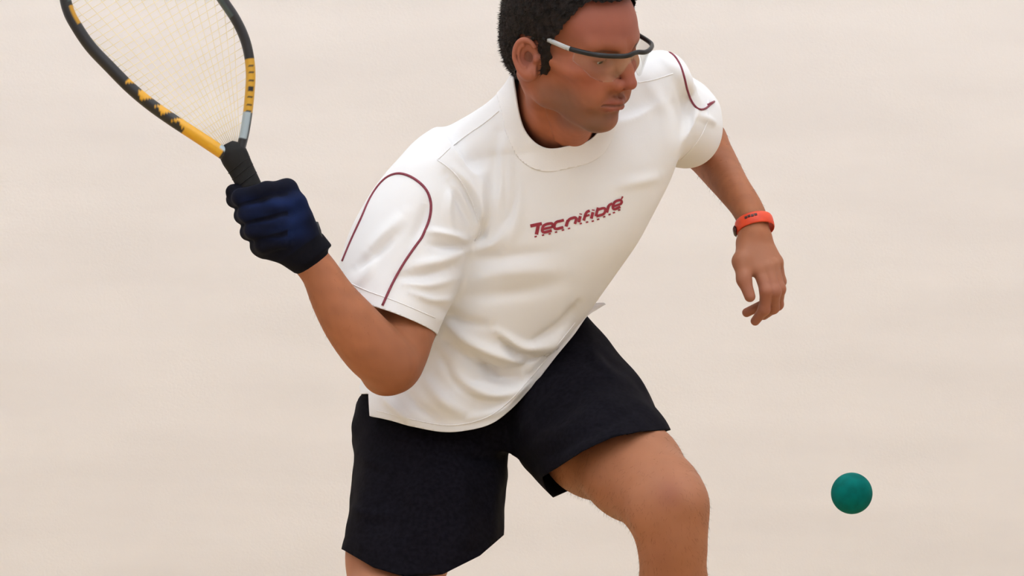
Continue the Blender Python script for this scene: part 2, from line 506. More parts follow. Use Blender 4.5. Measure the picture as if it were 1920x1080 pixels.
def ear_sdf(p):
    up = np.array([0.06, math.cos(0.28), -math.sin(0.28)]); up /= np.linalg.norm(up)
    bk = np.array([0.42, -math.sin(0.28), -math.cos(0.28)]); bk -= up * (bk @ up); bk /= np.linalg.norm(bk)
    nn = np.cross(up, bk); nn *= np.sign(nn[0])
    q = p - np.array([0.0795, 0.000, -0.010], dtype=np.float32)
    a = q @ up.astype(np.float32); b = q @ bk.astype(np.float32); n = q @ nn.astype(np.float32)
    wd = 0.0175 - 0.10 * np.clip(-a, 0, 0.04)
    rho = np.sqrt((a / 0.0248) ** 2 + (b / wd) ** 2)
    e = (rho - 1) * 0.019
    plate = smax(np.abs(n + 0.0005) - 0.0022, e, 0.002)
    rim = np.sqrt(e * e + (n - 0.0045) ** 2) - 0.0033
    rim = np.where((b < -0.006) & (a < 0.012), np.maximum(rim, 0.004), rim)
    rho2 = np.sqrt(((a - 0.001) / 0.0165) ** 2 + ((b - 0.001) / 0.0098) ** 2)
    anti = np.sqrt(((rho2 - 1) * 0.012) ** 2 + (n - 0.004) ** 2) - 0.0024
    anti = np.where(b < 0.0, 0.01, anti)
    lobe = np.sqrt((a + 0.0235) ** 2 + (b + 0.004) ** 2 + ((n - 0.002) * 1.7) ** 2) - 0.0085
    d = smin(smin(plate, rim, 0.003), anti, 0.003)
    d = smin(d, lobe, 0.006)
    trag = np.sqrt((a + 0.004) ** 2 + (b + 0.0135) ** 2 + (n - 0.002) ** 2) - 0.0055
    d = smin(d, trag, 0.004)
    conch = np.sqrt(((a + 0.002) / 1.35) ** 2 + (b + 0.002) ** 2 + (n - 0.004) ** 2) - 0.0080
    return smax(d, -conch, 0.003)

def cranium(p, off=0.0):
    d = ell(p, (0, 0.045, -0.008), (0.0765 + off, 0.088 + off, 0.098 + off))
    return smin(d, ell(p, (0, 0.040, 0.035), (0.060 + off, 0.058 + off, 0.060 + off)), 0.03)

def face_sdf(p):
    q = p.copy(); q[:, 0] = np.abs(q[:, 0])
    d = cranium(p)
    d = smin(d, ell(q, (0, -0.018, 0.040), (0.053, 0.068, 0.053)), 0.03)
    # jaw and chin
    d = smin(d, rcone(q, (0.0475, -0.050, 0.010), (0.017, -0.078, 0.071), 0.0145, 0.0155), 0.022)
    d = smin(d, rcone(q, (0.053, -0.010, 0.000), (0.050, -0.054, 0.010), 0.016, 0.015), 0.02)
    d = smin(d, ell(q, (0, -0.080, 0.077), (0.020, 0.016, 0.017)), 0.014)
    # cheek bones
    d = smin(d, ell(q, (0.046, 0.000, 0.064), (0.021, 0.015, 0.022)), 0.02)
    d = smin(d, rcone(q, (0.050, 0.002, 0.060), (0.066, 0.006, 0.020), 0.011, 0.009), 0.014)
    # cheek flesh beside the mouth
    d = smin(d, ell(q, (0.029, -0.034, 0.071), (0.020, 0.024, 0.019)), 0.02)
    d = smin(d, ell(q, (0.0, -0.044, 0.080), (0.026, 0.022, 0.016)), 0.016)
    # brow
    d = smin(d, rcone(q, (0.012, 0.036, 0.091), (0.046, 0.038, 0.072), 0.009, 0.008), 0.014)
    # eye sockets
    d = smax(d, -ell(q, (0.033, 0.020, 0.097), (0.021, 0.0125, 0.017)), 0.012)
    # lids over the eyeball, mostly lowered
    lid = np.sqrt(((q - np.array([0.033, 0.0195, 0.0755], dtype=np.float32)) ** 2).sum(1)) - 0.0140
    slit = ell(q, (0.033, 0.0135, 0.091), (0.0125, 0.0030, 0.008))
    d = smin(d, smax(lid, -slit, 0.0015), 0.004)
    # nose
    n = rcone(q, (0, 0.026, 0.093), (0, 0.006, 0.1065), 0.0085, 0.0085)
    n = smin(n, rcone(q, (0, 0.006, 0.1065), (0, -0.0115, 0.1185), 0.0080, 0.0090), 0.01)
    n = smin(n, ell(q, (0.0125, -0.0165, 0.1035), (0.0075, 0.0085, 0.0115)), 0.007)
    n = smin(n, rcone(q, (0, -0.0185, 0.112), (0, -0.025, 0.099), 0.005, 0.005), 0.005)
    n = smax(n, -ell(q, (0.0065, -0.0235, 0.1075), (0.0035, 0.005, 0.0055)), 0.003)
    d = smin(d, n, 0.012)
    # nasolabial fold
    d = smin(d, rcone(q, (0.022, -0.014, 0.092), (0.034, -0.046, 0.082), 0.006, 0.006), 0.012)
    # lips
    up = smin(rcone(q, (0.0, -0.0435, 0.1055), (0.009, -0.0425, 0.1000), 0.0045, 0.0045),
              rcone(q, (0.009, -0.0425, 0.1000), (0.024, -0.0475, 0.0895), 0.0045, 0.0022), 0.005)
    dn = smin(rcone(q, (0.0, -0.0530, 0.1000), (0.010, -0.0525, 0.0975), 0.0055, 0.0052),
              rcone(q, (0.010, -0.0525, 0.0975), (0.023, -0.0485, 0.0895), 0.005, 0.002), 0.005)
    d = smin(d, up, 0.006); d = smin(d, dn, 0.006)
    gap = rcone(q, (0.0, -0.0478, 0.1080), (0.010, -0.0475, 0.1055), 0.0016, 0.0016)
    gap = np.minimum(gap, rcone(q, (0.010, -0.0475, 0.1055), (0.0255, -0.0490, 0.0920), 0.0018, 0.0012))
    d = smax(d, -gap, 0.0025)
    d = smax(d, -ell(q, (0.0, -0.0655, 0.1015), (0.016, 0.0055, 0.009)), 0.006)     # dip above the chin
    d = smax(d, -ell(q, (0.076, 0.030, 0.052), (0.010, 0.022, 0.022)), 0.02)       # temple
    d = smin(d, ear_sdf(q), 0.004)
    return d

NECK = [(*Q(1052, 110, 0.27), 0.060), (*Q(1046, 190, 0.230), 0.0575), (*Q(1038, 250, 0.172), 0.060), (*Q(1030, 330, 0.11), 0.062)]
def neck_f(P):
    d = chain(P, NECK, 0.02)
    # sternomastoid and throat
    d = smin(d, rcone(P, hf([-0.066, -0.03, -0.018]), Q(1048, 285, 0.200), 0.014, 0.011), 0.035)
    d = smin(d, rcone(P, hf([0.066, -0.03, -0.018]), Q(1080, 283, 0.200), 0.014, 0.011), 0.02)
    d = smin(d, rcone(P, hf([0, -0.085, 0.035]), Q(1062, 288, 0.190), 0.022, 0.02), 0.03)
    return d
def head_f(P):
    p = hl(P)
    return smin(face_sdf(p) * HS, neck_f(P), 0.022)

def hb(*pts):
    pts = np.array(pts); return pts.min(0), pts.max(0)

cor = np.array([[x, y, z] for x in (-0.105, 0.105) for y in (-0.13, 0.145) for z in (-0.115, 0.14)])
bx = hf(cor)
lo, hi = bx.min(0), bx.max(0); lo[1] = Q(0, 320, 0.2)[1]
HV, HF = surf(head_f, lo, hi, 0.0014)
HV = smooth_mesh(HV, HF, 1, 0.45)

SKIN = np.array([0.345, 0.124, 0.057])
def skin_cols(V, base=SKIN, seed=3):
    n = hn(V, 45, seed)[:, None] * 0.06 + hn(V, 150, seed + 1)[:, None] * 0.05 + hn(V, 420, seed + 2)[:, None] * 0.04
    return np.clip(base * (1 + n), 0, 1)
def blend(c, k, w): return c * (1 - w[:, None]) + np.asarray(k) * w[:, None]

p = hl(HV.astype(np.float32)).astype(np.float64); ax_ = np.abs(p[:, 0])
hc = skin_cols(HV, np.array([0.36, 0.118, 0.062]))
g = lambda c, r: np.exp(-(((np.stack([ax_, p[:, 1], p[:, 2]], 1) - np.array(c)) / np.array(r)) ** 2).sum(1))
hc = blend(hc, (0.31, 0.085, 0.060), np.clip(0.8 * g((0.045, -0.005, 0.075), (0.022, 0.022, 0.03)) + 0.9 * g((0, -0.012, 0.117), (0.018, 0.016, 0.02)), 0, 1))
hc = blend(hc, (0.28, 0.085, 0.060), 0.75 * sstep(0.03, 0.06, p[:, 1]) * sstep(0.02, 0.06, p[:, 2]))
earw = sstep(0.070, 0.076, ax_) * (p[:, 2] < 0.012) * (p[:, 2] > -0.05) * (np.abs(p[:, 1]) < 0.045)
hc = blend(hc, (0.36, 0.12, 0.075), 0.8 * earw)
stub = sstep(-0.018, -0.045, p[:, 1] + 0.2 * np.clip(0.03 - p[:, 2], 0, 0.1) * 0) * sstep(-0.005, 0.02, p[:, 2]) * sstep(-0.115, -0.095, p[:, 1])
stub = np.maximum(stub, sstep(-0.022, -0.03, p[:, 1]) * g((0, -0.035, 0.09), (0.03, 0.012, 0.04)))
stub *= 1 - g((0.03, -0.035, 0.075), (0.016, 0.016, 0.03)) * 0.8
hc = blend(hc, (0.150, 0.080, 0.055), 0.66 * np.clip(stub, 0, 1) * (1 - earw) * (0.85 + 0.25 * hn(HV, 90, 77)))
lip = np.maximum(g((0.006, -0.0435, 0.098), (0.016, 0.0042, 0.012)), g((0.006, -0.054, 0.096), (0.015, 0.005, 0.012)))
hc = blend(hc, (0.30, 0.075, 0.065), np.clip(lip * 1.1, 0, 0.85))
mouthline = np.exp(-((p[:, 1] + 0.0478) / 0.0016) ** 2) * (ax_ < 0.026) * (p[:, 2] > 0.08)
hc = blend(hc, (0.10, 0.03, 0.025), 0.7 * mouthline)
brow = np.exp(-((p[:, 1] - (0.0295 + 0.05 * np.clip(ax_ - 0.015, 0, 0.02) - 0.25 * np.clip(ax_ - 0.038, 0, 1))) / 0.0038) ** 2) * sstep(0.010, 0.016, ax_) * sstep(0.056, 0.048, ax_) * (p[:, 2] > 0.05)
hc = blend(hc, (0.045, 0.024, 0.016), 0.85 * brow)
lash = np.exp(-((p[:, 1] - 0.0165) / 0.0014) ** 2) * np.exp(-((ax_ - 0.033) / 0.012) ** 4) * (p[:, 2] > 0.07)
hc = blend(hc, (0.03, 0.018, 0.014), 0.8 * lash)
hc = blend(hc, (0.22, 0.078, 0.05), 0.65 * g((0.033, 0.016, 0.088), (0.02, 0.012, 0.02)))  # eye socket shading painted into the skin colour
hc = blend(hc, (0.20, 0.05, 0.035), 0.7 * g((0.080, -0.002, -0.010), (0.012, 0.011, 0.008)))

# ------------------------------------------------------------------ the player: limbs and trunk
px = lambda n, d=0.25: n * (D0 - d) / FPX
SHR, ELR, WRR = Q(822, 350, 0.15), Q(736, 681, 0.28), Q(577, 480, 0.34)
def right_arm(P):
    d = chain(P, [(*SHR, 0.050), (*Q(780, 470, 0.185), 0.051), (*Q(752, 600, 0.235), 0.050), (*ELR, 0.0440)], 0.03)
    f = schain(P, [(*Q(728, 680, 0.305), 0.0450), (*Q(697, 652, 0.32), 0.0455), (*Q(658, 606, 0.332), 0.0415), (*Q(626, 560, 0.337), 0.0345),
                   (*Q(600, 512, 0.34), 0.0285), (*Q(577, 482, 0.34), 0.0275), (*Q(550, 445, 0.345), 0.0235)], 24)
    d = smin(d, f, 0.02)
    d = smin(d, ell(P, Q(716, 706, 0.285), (0.022, 0.022, 0.022)), 0.02)
    return smin(d, ell(P, Q(758, 645, 0.27), (0.034, 0.045, 0.036)), 0.02)

SHL, ELL, WRL = Q(1232, 195, 0.11), Q(1312, 262, -0.10), Q(1412, 418, 0.06)
def left_fore(P):
    return schain(P, [(*Q(1318, 272, -0.10), 0.0385), (*Q(1336, 297, -0.07), 0.0355), (*Q(1353, 322, -0.035), 0.0318), (*Q(1375, 354, 0.015), 0.0272),
                      (*Q(1400, 389, 0.047), 0.0245), (*Q(1411, 414, 0.060), 0.0240), (*Q(1414, 440, 0.070), 0.0242)], 20)
def left_arm(P):
    d = chain(P, [(*SHL, 0.046), (*Q(1282, 235, 0.0), 0.046), (*ELL, 0.036)], 0.03)
    return smin(d, left_fore(P), 0.02)

KL = Q(1259, 950, 0.36); KR = Q(726, 1150, 0.20)
AL = Winv(W(KL) + np.array([0.015, 0.05, -0.425])); AR = Winv(W(KR) + np.array([-0.05, 0.31, -0.20]))
def left_leg(P):
    d = chain(P, [(*Q(1050, 745, 0.0), 0.088), (*Q(1122, 826, 0.13), 0.081), (*Q(1190, 885, 0.25), 0.0670),
                  (*Q(1238, 930, 0.33), 0.056), (*KL, 0.049)], 0.04)
    k = AL - KL
    d = smin(d, chain(P, [(*KL, 0.044), (*(KL + k * 0.14), 0.042), (*(KL + k * 0.33 + np.array([0, 0, -0.012])), 0.046),
                          (*(KL + k * 0.7), 0.040), (*AL, 0.035)], 0.04), 0.03)
    d = smin(d, ell(P, Q(1279, 934, 0.378), (0.028, 0.031, 0.034)), 0.016)          # knee cap
    d = smin(d, ell(P, Q(1218, 958, 0.375), (0.026, 0.034, 0.022)), 0.02)
    d = smin(d, ell(P, Q(1272, 1006, 0.382), (0.018, 0.026, 0.016)), 0.02)
    return d
def right_leg(P):
    d = chain(P, [(*Q(815, 750, -0.01), 0.085), (*Q(795, 880, 0.06), 0.076), (*Q(746, 1040, 0.115), 0.071), (*KR, 0.062)], 0.04)
    k = AR - KR
    return smin(d, chain(P, [(*KR, 0.055), (*(KR + k * 0.3), 0.054), (*(KR + k * 0.7), 0.042), (*AR, 0.036)], 0.04), 0.03)
def trunk(P):
    d = rcone(P, Q(860, 725, -0.01), Q(980, 700, -0.01), 0.092, 0.092)
    d = smin(d, rcone(P, Q(920, 700, 0.02), Q(1000, 480, 0.10), 0.10, 0.105), 0.06)
    d = smin(d, rcone(P, Q(970, 405, 0.14), Q(1110, 355, 0.11), 0.085, 0.085), 0.05)
    d = smin(d, rcone(P, Q(880, 335, 0.15), Q(1205, 215, 0.12), 0.045, 0.045), 0.04)
    return smin(d, chain(P, [(a, b, c, r - 0.007) for a, b, c, r in NECK[1:]], 0.02), 0.04)
def body_f(P):
    d = trunk(P)
    for f in (right_arm, left_arm, left_leg, right_leg): d = smin(d, f(P), 0.02)
    return d
BV, BF = surf(body_f, np.array([-0.36, -0.82, -0.30]), np.array([0.42, 0.40, 0.50]), 0.0042)
BV = smooth_mesh(BV, BF, 2, 0.5)
# leave out the stretch that the finer head mesh replaces
bc = skin_cols(BV, SKIN)
u, v = pix(BV)
bc = blend(bc, (0.39, 0.165, 0.088), 0.6 * (v > 780))                       # paler legs
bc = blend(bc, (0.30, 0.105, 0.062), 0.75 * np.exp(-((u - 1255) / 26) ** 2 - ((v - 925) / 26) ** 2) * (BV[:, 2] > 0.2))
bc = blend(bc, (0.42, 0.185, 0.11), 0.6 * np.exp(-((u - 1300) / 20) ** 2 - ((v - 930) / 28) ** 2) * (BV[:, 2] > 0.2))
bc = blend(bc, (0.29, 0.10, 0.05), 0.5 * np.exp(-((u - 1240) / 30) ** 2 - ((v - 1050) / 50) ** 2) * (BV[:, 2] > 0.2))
bc = blend(bc, (0.32, 0.12, 0.062), 0.5 * np.exp(-((u - 725) / 60) ** 2 - ((v - 690) / 60) ** 2))

# left hand, back of the hand to the camera, fingers hanging half curled
def hand_f(P):
    d = left_fore(P)
    pal = None
    wr = Q(1414, 456, 0.078)
    kn = [Q(1405, 503, 0.10), Q(1424, 505, 0.105), Q(1442, 500, 0.10), Q(1456, 492, 0.088)]
    for k, r in zip(kn, (0.0115, 0.0115, 0.011, 0.0105)):
        e = rcone(P, wr + (k - Q(1430, 500, 0.1)) * 0.55, k, 0.0155, r)
        pal = e if pal is None else smin(pal, e, 0.012)
    d = smin(d, pal, 0.012) 
    # thumb on the side towards the body
    th = chain(P, [(*Q(1402, 458, 0.080), 0.0140), (*Q(1390, 490, 0.105), 0.0132), (*Q(1395, 524, 0.118), 0.0105), (*Q(1406, 556, 0.125), 0.0086)], 0.008)
    d = smin(d, th, 0.010)
    fing = [
        [(1424, 503, .102, .0112), (1437, 546, .120, .0098), (1433, 580, .108, .0086), (1416, 602, .092, .0072)],
        [(1438, 502, .102, .0112), (1452, 547, .116, .0098), (1450, 577, .092, .0088), (1432, 591, .068, .0075)],
        [(1448, 498, .096, .0108), (1461, 542, .104, .0096), (1458, 571, .076, .0086), (1438, 582, .050, .0074)],
        [(1456, 491, .084, .0100), (1463, 528, .082, .0086), (1453, 560, .058, .0078), (1400, 586, .045, .0072)],
    ]
    fd = None
    for f in fing:
        e = chain(P, [(*Q(a, b, c), r) for a, b, c, r in f], 0.006)
        fd = e if fd is None else np.minimum(fd, e)
    return smin(d, fd, 0.0045)
lo, hi = hb(Q(1345, 400, -0.02), Q(1500, 640, 0.16), Q(1345, 640, 0.16), Q(1500, 400, -0.02))
NV, NF = surf(hand_f, lo, hi, 0.0014)
NV = smooth_mesh(NV, NF, 1, 0.45)
u, v = pix(NV)
nc = skin_cols(NV, SKIN); nc = blend(nc, (0.36, 0.145, 0.080), sstep(430, 470, v))
nc = blend(nc, (0.33, 0.115, 0.075), 0.6 * sstep(490, 560, v))

def quad_list(F, k): return (F + k).tolist()
person = empty('person', W(Winv(np.array([W(AL)[0] * 0.5 + W(AR)[0] * 0.5, 0, 0]))))
tag(person, 'man in white t-shirt and black shorts lunging with racket raised, orange wristband', 'person')
allV = np.vstack([BV, HV, NV]); allC = np.vstack([bc, hc, nc])
allF = quad_list(BF, 0) + quad_list(HF, len(BV)) + quad_list(NF, len(BV) + len(HV))
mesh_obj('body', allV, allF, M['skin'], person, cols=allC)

# fine dark hair on the forearms and the bare leg
btri = np.vstack([BF[:, [0, 1, 2]], BF[:, [0, 2, 3]]]); bt = BV[btri]; bcn = bt.mean(1); bu, bv_ = pix(bcn)
wleg = ((bv_ > 800) & (bu > 1000)).astype(float) * 1.0
warm = ((bu < 700) & (bv_ < 690) & (bv_ > 480)) * 0.35 + ((bu > 1300) & (bv_ < 420)) * 0.45
wgt = np.linalg.norm(np.cross(bt[:, 1] - bt[:, 0], bt[:, 2] - bt[:, 0]), axis=1) * (wleg + warm)
nh = 4200
pk = np.random.choice(len(btri), nh, p=wgt / wgt.sum()); ab = np.random.rand(nh, 2); ab[ab.sum(1) > 1] = 1 - ab[ab.sum(1) > 1]
hr = bt[pk, 0] + (bt[pk, 1] - bt[pk, 0]) * ab[:, :1] + (bt[pk, 2] - bt[pk, 0]) * ab[:, 1:]
hnrm = normals(BV, BF)[btri[pk, 0]]
hdn = hnrm * 0.45 + np.array([0.15, -0.9, 0.1]) + np.random.normal(size=(nh, 3)) * 0.35
hdn /= np.linalg.norm(hdn, axis=1)[:, None]
h1 = np.cross(hdn, hnrm); h1 /= np.linalg.norm(h1, axis=1)[:, None] + 1e-9; h2 = np.cross(hdn, h1)
hl_ = (0.005 + 0.005 * np.random.rand(nh))[:, None]; ww = 0.00010
V = np.stack([hr + h1 * ww, hr - h1 * ww * 0.5 + h2 * ww, hr - h1 * ww * 0.5 - h2 * ww, hr + hdn * hl_], 1).reshape(-1, 3)
k = np.arange(nh)[:, None] * 4
mesh_obj('body_hair', V, np.vstack([k + np.array([[0, 1, 3]]), k + np.array([[1, 2, 3]]), k + np.array([[2, 0, 3]])]), M['hair'], person)

# eyes
for s in (-1, 1):
    c = hf([s * 0.033, 0.0195, 0.0755]); look = HR @ np.array([0.15, -0.42, 0.9]); look /= np.linalg.norm(look)
    bm = bmesh.new(); bmesh.ops.create_uvsphere(bm, u_segments=28, v_segments=20, radius=0.0125 * HS)
    V = np.array([x.co for x in bm.verts]); Fc = [[y.index for y in f.verts] for f in bm.faces]; bm.free()
    a = (V / np.linalg.norm(V, axis=1)[:, None]) @ look
    col = np.full((len(V), 3), 0.55); col[a > 0.88] = (0.06, 0.04, 0.025); col[a > 0.97] = (0.004, 0.004, 0.004)
    mesh_obj('eye', V + c, Fc, M['eye'], person, cols=col)

# ------------------------------------------------------------------ hair
ZB = np.array([-0.13, -0.05, -0.038, -0.030, 0.000, 0.009, 0.0115, 0.027, 0.031, 0.044, 0.056, 0.066, 0.11])
YBV = np.array([-0.055, -0.052, -0.010, 0.028, 0.032, 0.022, -0.016, -0.014, 0.030, 0.058, 0.085, 0.100, 0.103])
def hair_f(P):
    p = hl(P)
    d = cranium(p, 0.0065)
    d = smin(d, ell(p, (0, 0.075, -0.008), (0.070, 0.078, 0.092)), 0.02)
    d = smin(d, ell(p, (0, -0.005, -0.045), (0.062, 0.06, 0.056)), 0.03)
    q = p.copy(); q[:, 0] = np.abs(q[:, 0])
    d = smin(d, rcone(q, (0.0725, 0.03, 0.02), (0.0715, -0.014, 0.019), 0.0065, 0.0058), 0.006)
    return d * HS
lo, hi = bx.min(0) - 0.02, bx.max(0) + 0.02
RV, RF = surf(hair_f, lo, hi, 0.0024)
def hair_c(V):
    p = hl(V.astype(np.float32)).astype(np.float64)
    n = hn(p, 260, 11) * 0.0022 + hn(p, 700, 12) * 0.0012
    return np.interp(p[:, 2] + n * 0.6, ZB, YBV) - p[:, 1] + n
RV, RF = clip(RV, RF, hair_c)
RN = normals(RV, RF)
RV = RV + RN * (hn(RV, 420, 5) * 0.0011 + hn(RV, 900, 6) * 0.0008)[:, None]
# short strands standing off the cap
tri = RV[RF]; area = np.linalg.norm(np.cross(tri[:, 1] - tri[:, 0], tri[:, 2] - tri[:, 0]), axis=1)
ns = 9000
pick = np.random.choice(len(RF), ns, p=area / area.sum()); ab = np.random.rand(ns, 2)
ab[ab.sum(1) > 1] = 1 - ab[ab.sum(1) > 1]
root = tri[pick, 0] + (tri[pick, 1] - tri[pick, 0]) * ab[:, :1] + (tri[pick, 2] - tri[pick, 0]) * ab[:, 1:]
nrm = RN[RF[pick, 0]]
pl = hl(root.astype(np.float32))
grow = HR @ np.array([0, -0.25, -0.75])
front = HR @ np.array([0.25, 0.3, 0.6])
fw = sstep(0.06, 0.10, pl[:, 1])[:, None]
dirn = nrm * (0.35 + 0.5 * fw) + grow * (1 - fw) * 0.7 + front * fw * 0.4 + np.random.normal(size=(ns, 3)) * 0.22
dirn /= np.linalg.norm(dirn, axis=1)[:, None]
ln = (0.005 + 0.006 * np.random.rand(ns))[:, None] * (0.8 + 0.5 * fw)
s1 = np.cross(dirn, nrm); s1 /= np.linalg.norm(s1, axis=1)[:, None] + 1e-9; s2 = np.cross(dirn, s1)
root = root - nrm * 0.0008
w_ = 0.00055
SV = np.stack([root + s1 * w_, root - s1 * w_ * 0.5 + s2 * w_, root - s1 * w_ * 0.5 - s2 * w_, root + dirn * ln], 1).reshape(-1, 3)
k = np.arange(ns)[:, None] * 4
SF = np.vstack([k + np.array([[0, 1, 3]]), k + np.array([[1, 2, 3]]), k + np.array([[2, 0, 3]])])
mesh_obj('hair', np.vstack([RV, SV]), RF.tolist() + (SF + len(RV)).tolist(), M['hair'], person)

# ------------------------------------------------------------------ goggles
gog = mesh_obj('safety_goggles', *(lambda VF: (hf(VF[0]), VF[1]))(tube(spline([
    (-0.0762, 0.0325, 0.056), (-0.073, 0.0325, 0.070), (-0.060, 0.0325, 0.098), (-0.040, 0.0325, 0.113), (-0.020, 0.0325, 0.120),
    (0, 0.035, 0.1205), (0.020, 0.0325, 0.120), (0.040, 0.0325, 0.113), (0.060, 0.0325, 0.098), (0.073, 0.0325, 0.070), (0.0762, 0.0325, 0.056)], 60),
    0.0032, 8, normal=(0, 1, 0), flat=(1.15, 0.95))), M['black'], person)
gog['label'] = 'black browline of the clear goggles'
for s in (-1, 1):
    V, F = tube(spline([(s * 0.0765, 0.0328, 0.062), (s * 0.0785, 0.034, 0.044), (s * 0.0805, 0.0355, 0.024)], 10), 0.0036, 8, normal=(0, 1, 0), flat=(1.0, 0.6))
    o = mesh_obj('temple_sleeve', hf(V), F, M['silver'], gog)
    V, F = tube(spline([(s * 0.0802, 0.0352, 0.027), (s * 0.0805, 0.035, 0.012), (s * 0.079, 0.031, 0.0), (s * 0.077, 0.024, -0.010)], 14), 0.0028, 8, normal=(0, 1, 0), flat=(1.1, 0.6))
    mesh_obj('temple_arm', hf(V), F, M['black'], gog)
# lens: one wrap-around sheet with a nose notch
nu, nv = 61, 12
top = spline([(-0.073, 0.032, 0.068), (-0.060, 0.032, 0.0975), (-0.040, 0.032, 0.1125), (-0.020, 0.032, 0.1195), (0, 0.0345, 0.120),
              (0.020, 0.032, 0.1195), (0.040, 0.032, 0.1125), (0.060, 0.032, 0.0975), (0.073, 0.032, 0.068)], nu)
xs = top[:, 0]
bot = top.copy()
drop = np.interp(np.abs(xs), [0, 0.009, 0.016, 0.030, 0.045, 0.060, 0.074], [0.010, 0.016, 0.030, 0.040, 0.041, 0.034, 0.014])
bot[:, 1] = top[:, 1] - drop; bot[:, 2] = top[:, 2] - drop * 0.22; bot[:, 0] *= 0.97
LV = np.array([top[i] * (1 - j / (nv - 1)) + bot[i] * (j / (nv - 1)) for i in range(nu) for j in range(nv)])
LF = [[i * nv + j, i * nv + j + 1, (i + 1) * nv + j + 1, (i + 1) * nv + j] for i in range(nu - 1) for j in range(nv - 1)]
lens = mesh_obj('clear_lens', hf(LV), LF, M['lens'], gog)
sd = lens.modifiers.new('thick', 'SOLIDIFY'); sd.thickness = 0.0018

# ------------------------------------------------------------------ t-shirt
torso = Loft([
    (Q(640, 950, 0.05), Q(1110, 800, 0.02), 0.135),
    (Q(655, 850, 0.05), Q(1112, 680, 0.02), 0.135),
    (Q(664, 775, 0.06), Q(1116, 600, 0.02), 0.140),
    (Q(690, 715, 0.07), Q(1086, 564, 0.03), 0.138),
    (Q(756, 640, 0.09), Q(1110, 530, 0.06), 0.132),
    (Q(806, 545, 0.12), Q(1158, 474, 0.09), 0.128),
    (Q(836, 465, 0.14), Q(1214, 400, 0.11), 0.128),
    (Q(846, 400, 0.155), Q(1250, 335, 0.12), 0.124),
    (Q(846, 350, 0.165), Q(1270, 270, 0.13), 0.118),
    (Q(860, 310, 0.17), Q(1265, 220, 0.14), 0.106),
    (Q(890, 280, 0.175), Q(1240, 185, 0.15), 0.092),
], 44, 2.25, 70)
sleeveR = Loft([
    (Q(815, 250, 0.165), Q(915, 395, 0.18), 0.075),
    (Q(764, 285, 0.17), Q(900, 430, 0.19), 0.080),
    (Q(716, 332, 0.18), Q(882, 465, 0.205), 0.082),
    (Q(677, 394, 0.19), Q(866, 510, 0.22), 0.082),
    (Q(651, 448, 0.20), Q(848, 560, 0.235), 0.081),
    (Q(636, 498, 0.205), Q(826, 602, 0.25), 0.081),
    (Q(628, 545, 0.21), Q(812, 640, 0.265), 0.081),
    (Q(620, 590, 0.22), Q(800, 690, 0.28), 0.081),
], 26, 2.1)
sleeveL = Loft([
    (Q(1155, 245, 0.14), Q(1275, 145, 0.12), 0.088),
    (Q(1177, 256, 0.10), Q(1305, 160, 0.08), 0.088),
    (Q(1194, 266, 0.06), Q(1328, 172, 0.04), 0.086),
    (Q(1204, 272, 0.03), Q(1345, 182, 0.01), 0.084),
    (Q(1218, 280, -0.03), Q(1362, 192, -0.05), 0.080),
], 22, 2.0)
def shirt_f(P):
    t = torso(P)
    yoke = smin(rcone(P, Q(1022, 210, 0.195), Q(838, 312, 0.165), 0.058, 0.052), rcone(P, Q(1095, 190, 0.185), Q(1233, 156, 0.145), 0.058, 0.050), 0.03)
    yoke = smin(yoke, rcone(P, Q(1030, 260, 0.19), Q(1054, 130, 0.25), 0.080, 0.072), 0.035)
    t = smin(t, yoke, 0.045)
    d = smin(t, sleeveR(P), 0.030)
    d = smin(d, sleeveL(P), 0.022)
    d = smin(d, rcone(P, Q(1085, 590, 0.04), Q(1131, 573, 0.03), 0.017, 0.006), 0.008)
    return d
lo = np.array([-0.30, -0.26, -0.14]); hi = np.array([0.35, 0.39, 0.36])
TV, TF = surf(shirt_f, lo, hi, 0.0029)
TV = smooth_mesh(TV, TF, 14, 0.5)

HEM_F = np.array([(600, 770), (690, 780), (730, 788), (770, 799), (830, 810), (870, 808), (920, 795), (960, 766), (1010, 710), (1050, 660), (1085, 617), (1100, 598), (1118, 582), (1134, 572), (1200, 540)], float); HEM_F = spline(HEM_F, 120)
HEM_B = np.array([(600, 735), (700, 722), (800, 690), (900, 650), (1000, 610), (1085, 600), (1118, 582), (1134, 572), (1200, 540)], float)
CN_ = NECK_DIR = Q(1056, 120, 0.30) - Q(1032, 300, 0.16); CN_ = CN_ / np.linalg.norm(CN_)
CCEN = Q(1046, 189, 0.235)
CA = np.array([0.95, 0.27, -0.10]); CA -= CN_ * (CA @ CN_); CA /= np.linalg.norm(CA); CB = np.cross(CA, CN_); CB *= np.sign(CB[2])
CRA, CRB = 0.0680, 0.0780
def collar_rho(V):
    q = V - CCEN
    r = (np.abs(q @ CA / CRA) ** 2.6 + np.abs(q @ CB / CRB) ** 2.6) ** (1 / 2.6)
    return np.where(q @ CN_ < -0.11, 3.0, r)
BAND = 0.25
hemR_c = Q(722, 592, 0.25)
hemR_n = Q(742, 700, 0.285) - Q(775, 600, 0.25); hemR_n = Q(704, 640, 0.253) - Q(735, 553, 0.243); hemR_n /= np.linalg.norm(hemR_n)
hemL_c = Q(1275, 227, 0.02)
hemL_n = np.array([0.10, -0.09, -0.22]); hemL_n /= np.linalg.norm(hemL_n)
